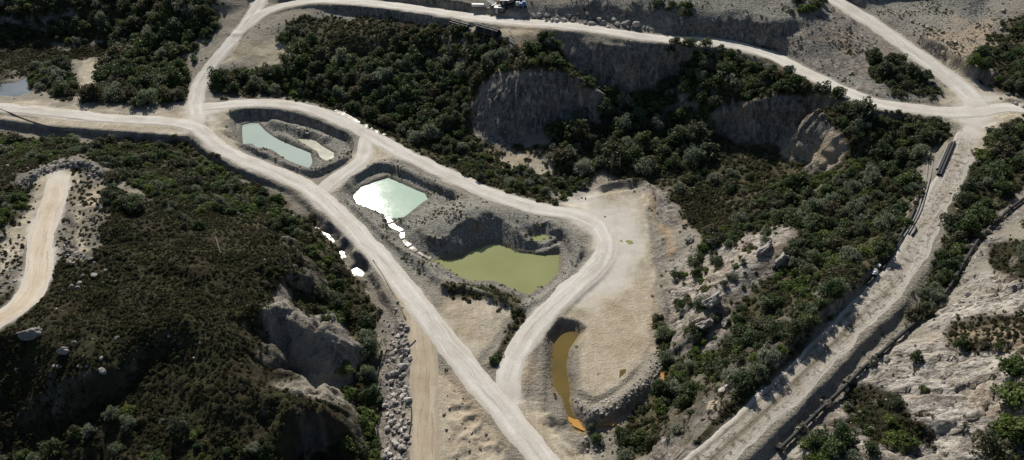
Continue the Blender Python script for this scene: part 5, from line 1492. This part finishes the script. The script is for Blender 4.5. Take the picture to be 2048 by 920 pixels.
# white tarpaulins by the pipe end
M_TARP = simple_mat("white_plastic_sheet", (0.55, 0.58, 0.62), (0.72, 0.74, 0.76), 1.0, .35, .5)
for (a, b_, s_, w) in ((1747,546,1.5,"lower and larger"),(1757,534,1.0,"upper and smaller")):
    x, y, z = ground_at(a, b_)
    me_ = rock_mesh("tarpaulin", np.random.default_rng(a), 3, 5, .5)
    for v in me_.vertices: v.co += v.co.normalized() * .12 * mnoise.noise(v.co * 4)
    o = mk("tarpaulin", me_, M_TARP, None, (x, y, z + .2)); o.scale = (s_, s_ * .7, s_ * .8); o.rotation_euler = (0, .3, .8)
    tag(o, "%s white plastic sheet heaped at the lower pipe end" % w, "tarpaulin")

# ------------------------------------------------------------------ scrap yard above the upper road
M_WHITE = simple_mat("dirty_white_paint", (0.50, 0.49, 0.47), (0.72, 0.71, 0.69), 1.2, .6, .4)
M_DARK = simple_mat("dark_painted_steel", (0.022, 0.024, 0.03), (0.06, 0.062, 0.068), 1.5, .55, .4)
M_GREYR = simple_mat("grey_sheet_roof", (0.30, 0.30, 0.30), (0.45, 0.45, 0.45), 1.0, .5, .4, .2)
M_BLUE = simple_mat("faded_blue_paint", (0.035, 0.09, 0.22), (0.07, 0.16, 0.32), 1.5, .5, .4)
M_GLASS = simple_mat("dark_window", (0.02, 0.025, 0.03), (0.03, 0.035, 0.04), 1.0, .1, .6)
M_RUST = simple_mat("rusty_sheet", (0.10, 0.05, 0.03), (0.24, 0.15, 0.10), 2.0, .85, .2)
M_TYRE = simple_mat("tyre_rubber", (0.015, 0.015, 0.015), (0.03, 0.03, 0.03), 2.0, .9, .2)
def box(name, size, loc, mat, parent, bev=.04, rot=(0, 0, 0)):
    bm = bmesh.new(); bmesh.ops.create_cube(bm, size=1.0)
    bmesh.ops.scale(bm, vec=size, verts=bm.verts)
    bmesh.ops.bevel(bm, geom=bm.edges[:], offset=bev, segments=2, affect='EDGES')
    me_ = bpy.data.meshes.new(name); bm.to_mesh(me_); bm.free()
    o = mk(name, me_, mat, parent, loc); o.rotation_euler = rot
    return o
def cyl(name, r, l, loc, mat, parent, axis='Y'):
    d = Vector((0, l / 2, 0)) if axis == 'Y' else Vector((l / 2, 0, 0))
    v, f = tube_arrays([-d, d], [r, r], 14)
    return mk(name, pyd(name, v, f), mat, parent, loc)
def site(px, py, rz, name, label, cat):
    x, y, z = ground_at(px, py)
    r = empty(name, (x, y, z), rz); tag(r, label, cat); return r
def cabin(px, py, rz, L, W, Hh, wall, roof, label):
    r = site(px, py, rz, "site_cabin", label, "cabin")
    w = box("wall", (L, W, Hh), (0, 0, Hh / 2 + .15), wall, r)
    box("roof", (L + .3, W + .3, .16), (0, 0, Hh + .24), roof, r)
    d = box("door", (.8, .06, 1.8), (-L * .28, -W / 2 - .02, 1.1), M_GREYR, r, .01); box("handle", (.08, .05, .05), (.3, -.05, 0), M_DARK, d, .005)
    wn_ = box("window", (1.0, .06, .8), (L * .2, -W / 2 - .02, 1.5), M_WHITE, r, .01); box("pane", (.86, .03, .66), (0, -.03, 0), M_GLASS, wn_, .005)
    for sx in (-1, 1): box("skid", (.2, W, .15), (sx * L * .35, 0, .06), M_DARK, r, .02)
cabin(1000,25,-.12,3.6,2.6,1.9,M_DARK,M_GREYR,"dark site cabin with flat grey roof nearest the upper road")
cabin(1014,10,-.05,4.6,2.2,1.7,M_DARK,M_WHITE,"long dark cabin with white roof behind the grey-roofed one")
cabin(1033,3,.0,5.2,2.2,1.9,M_DARK,M_WHITE,"white-roofed cabin at the back right of the scrap yard")
r = site(956,14,-.05,"skip","long low white skip beside the upper road","skip")
box("floor", (4.4, 1.5, .12), (0, 0, .25), M_WHITE, r)
for sg in (-1, 1):
    box("side_panel", (4.4, .12, .7), (0, sg * .72, .6), M_WHITE, r); box("end_panel", (.12, 1.4, .7), (sg * 2.15, 0, .6), M_WHITE, r); box("skid", (4.2, .15, .2), (0, sg * .5, .1), M_DARK, r)
box("cover", (4.3, 1.4, .06), (0, 0, .98), M_WHITE, r)
r = site(1010,17,-.2,"flatbed_trailer","dark flatbed trailer between the cabins in the scrap yard","trailer")
box("deck", (4.6, 2.0, .2), (0, 0, 1.0), M_DARK, r); box("headboard", (.12, 2.0, .8), (2.2, 0, 1.5), M_DARK, r); box("drawbar", (1.4, .15, .15), (-2.8, 0, .8), M_DARK, r)
for sx in (-.5, .6):
    for sg in (-1, 1): cyl("wheel", .42, .3, (sx, sg * .9, .42), M_TYRE, r)
r = site(1045,15,.15,"compressor","small faded blue machine at the right of the scrap yard","machine")
box("body", (2.6, 1.6, 1.2), (0, 0, 1.0), M_BLUE, r, .12); box("hood", (1.2, 1.5, .6), (.5, 0, 1.85), M_BLUE, r, .15); box("grille", (.05, 1.0, .7), (1.31, 0, 1.0), M_DARK, r, .01)
for sx in (-.8, .8):
    for sg in (-1, 1): cyl("wheel", .4, .28, (sx, sg * .8, .4), M_TYRE, r)
cyl("exhaust", .06, .7, (-.8, 0, 1.7), M_DARK, r)
r = site(1036,14,.1,"water_tank","white square tank on legs beside the blue machine","tank")
box("tank_body", (1.6, 1.4, 1.3), (0, 0, 1.15), M_WHITE, r, .12); cyl("lid", .3, .12, (0, 0, 1.85), M_DARK, r, 'X')
for sx in (-1, 1):
    for sg in (-1, 1): box("leg", (.12, .12, .6), (sx * .65, sg * .55, .28), M_DARK, r, .01)
for i, (a, b_, l, w, rx, ry, rz, mt, lb) in enumerate([(984,8,3.6,1.5,.35,.3,-.5,M_WHITE,"pale sheet leaning at the left of the scrap yard"),(990,10,3.0,1.4,-.2,-.35,.5,M_GREYR,"grey sheet lying across the scrap heap"),(981,17,2.2,1.2,.1,.4,.9,M_DARK,"dark plate at the left foot of the scrap heap"),(979,20,1.5,.9,.1,.5,.4,M_WHITE,"small white plate left of the grey-roofed cabin"),(1000,8,2.6,1.3,.5,.1,.2,M_RUST,"rusty sheet behind the scrap heap"),(1024,16,1.8,1.0,.2,.2,1.2,M_DARK,"dark plate right of the grey-roofed cabin")]):
    x, y, z = ground_at(a, b_)
    r = empty("metal_sheet", (x, y, z), rz); tag(r, lb, "scrap sheet")
    box("panel", (l, w, .06), (0, 0, .45), mt, r, .02, (rx, ry, 0)); box("edge_rib", (l, .1, .16), (0, w * .3, .5), mt, r, .02, (rx, ry, 0))

write_labels()
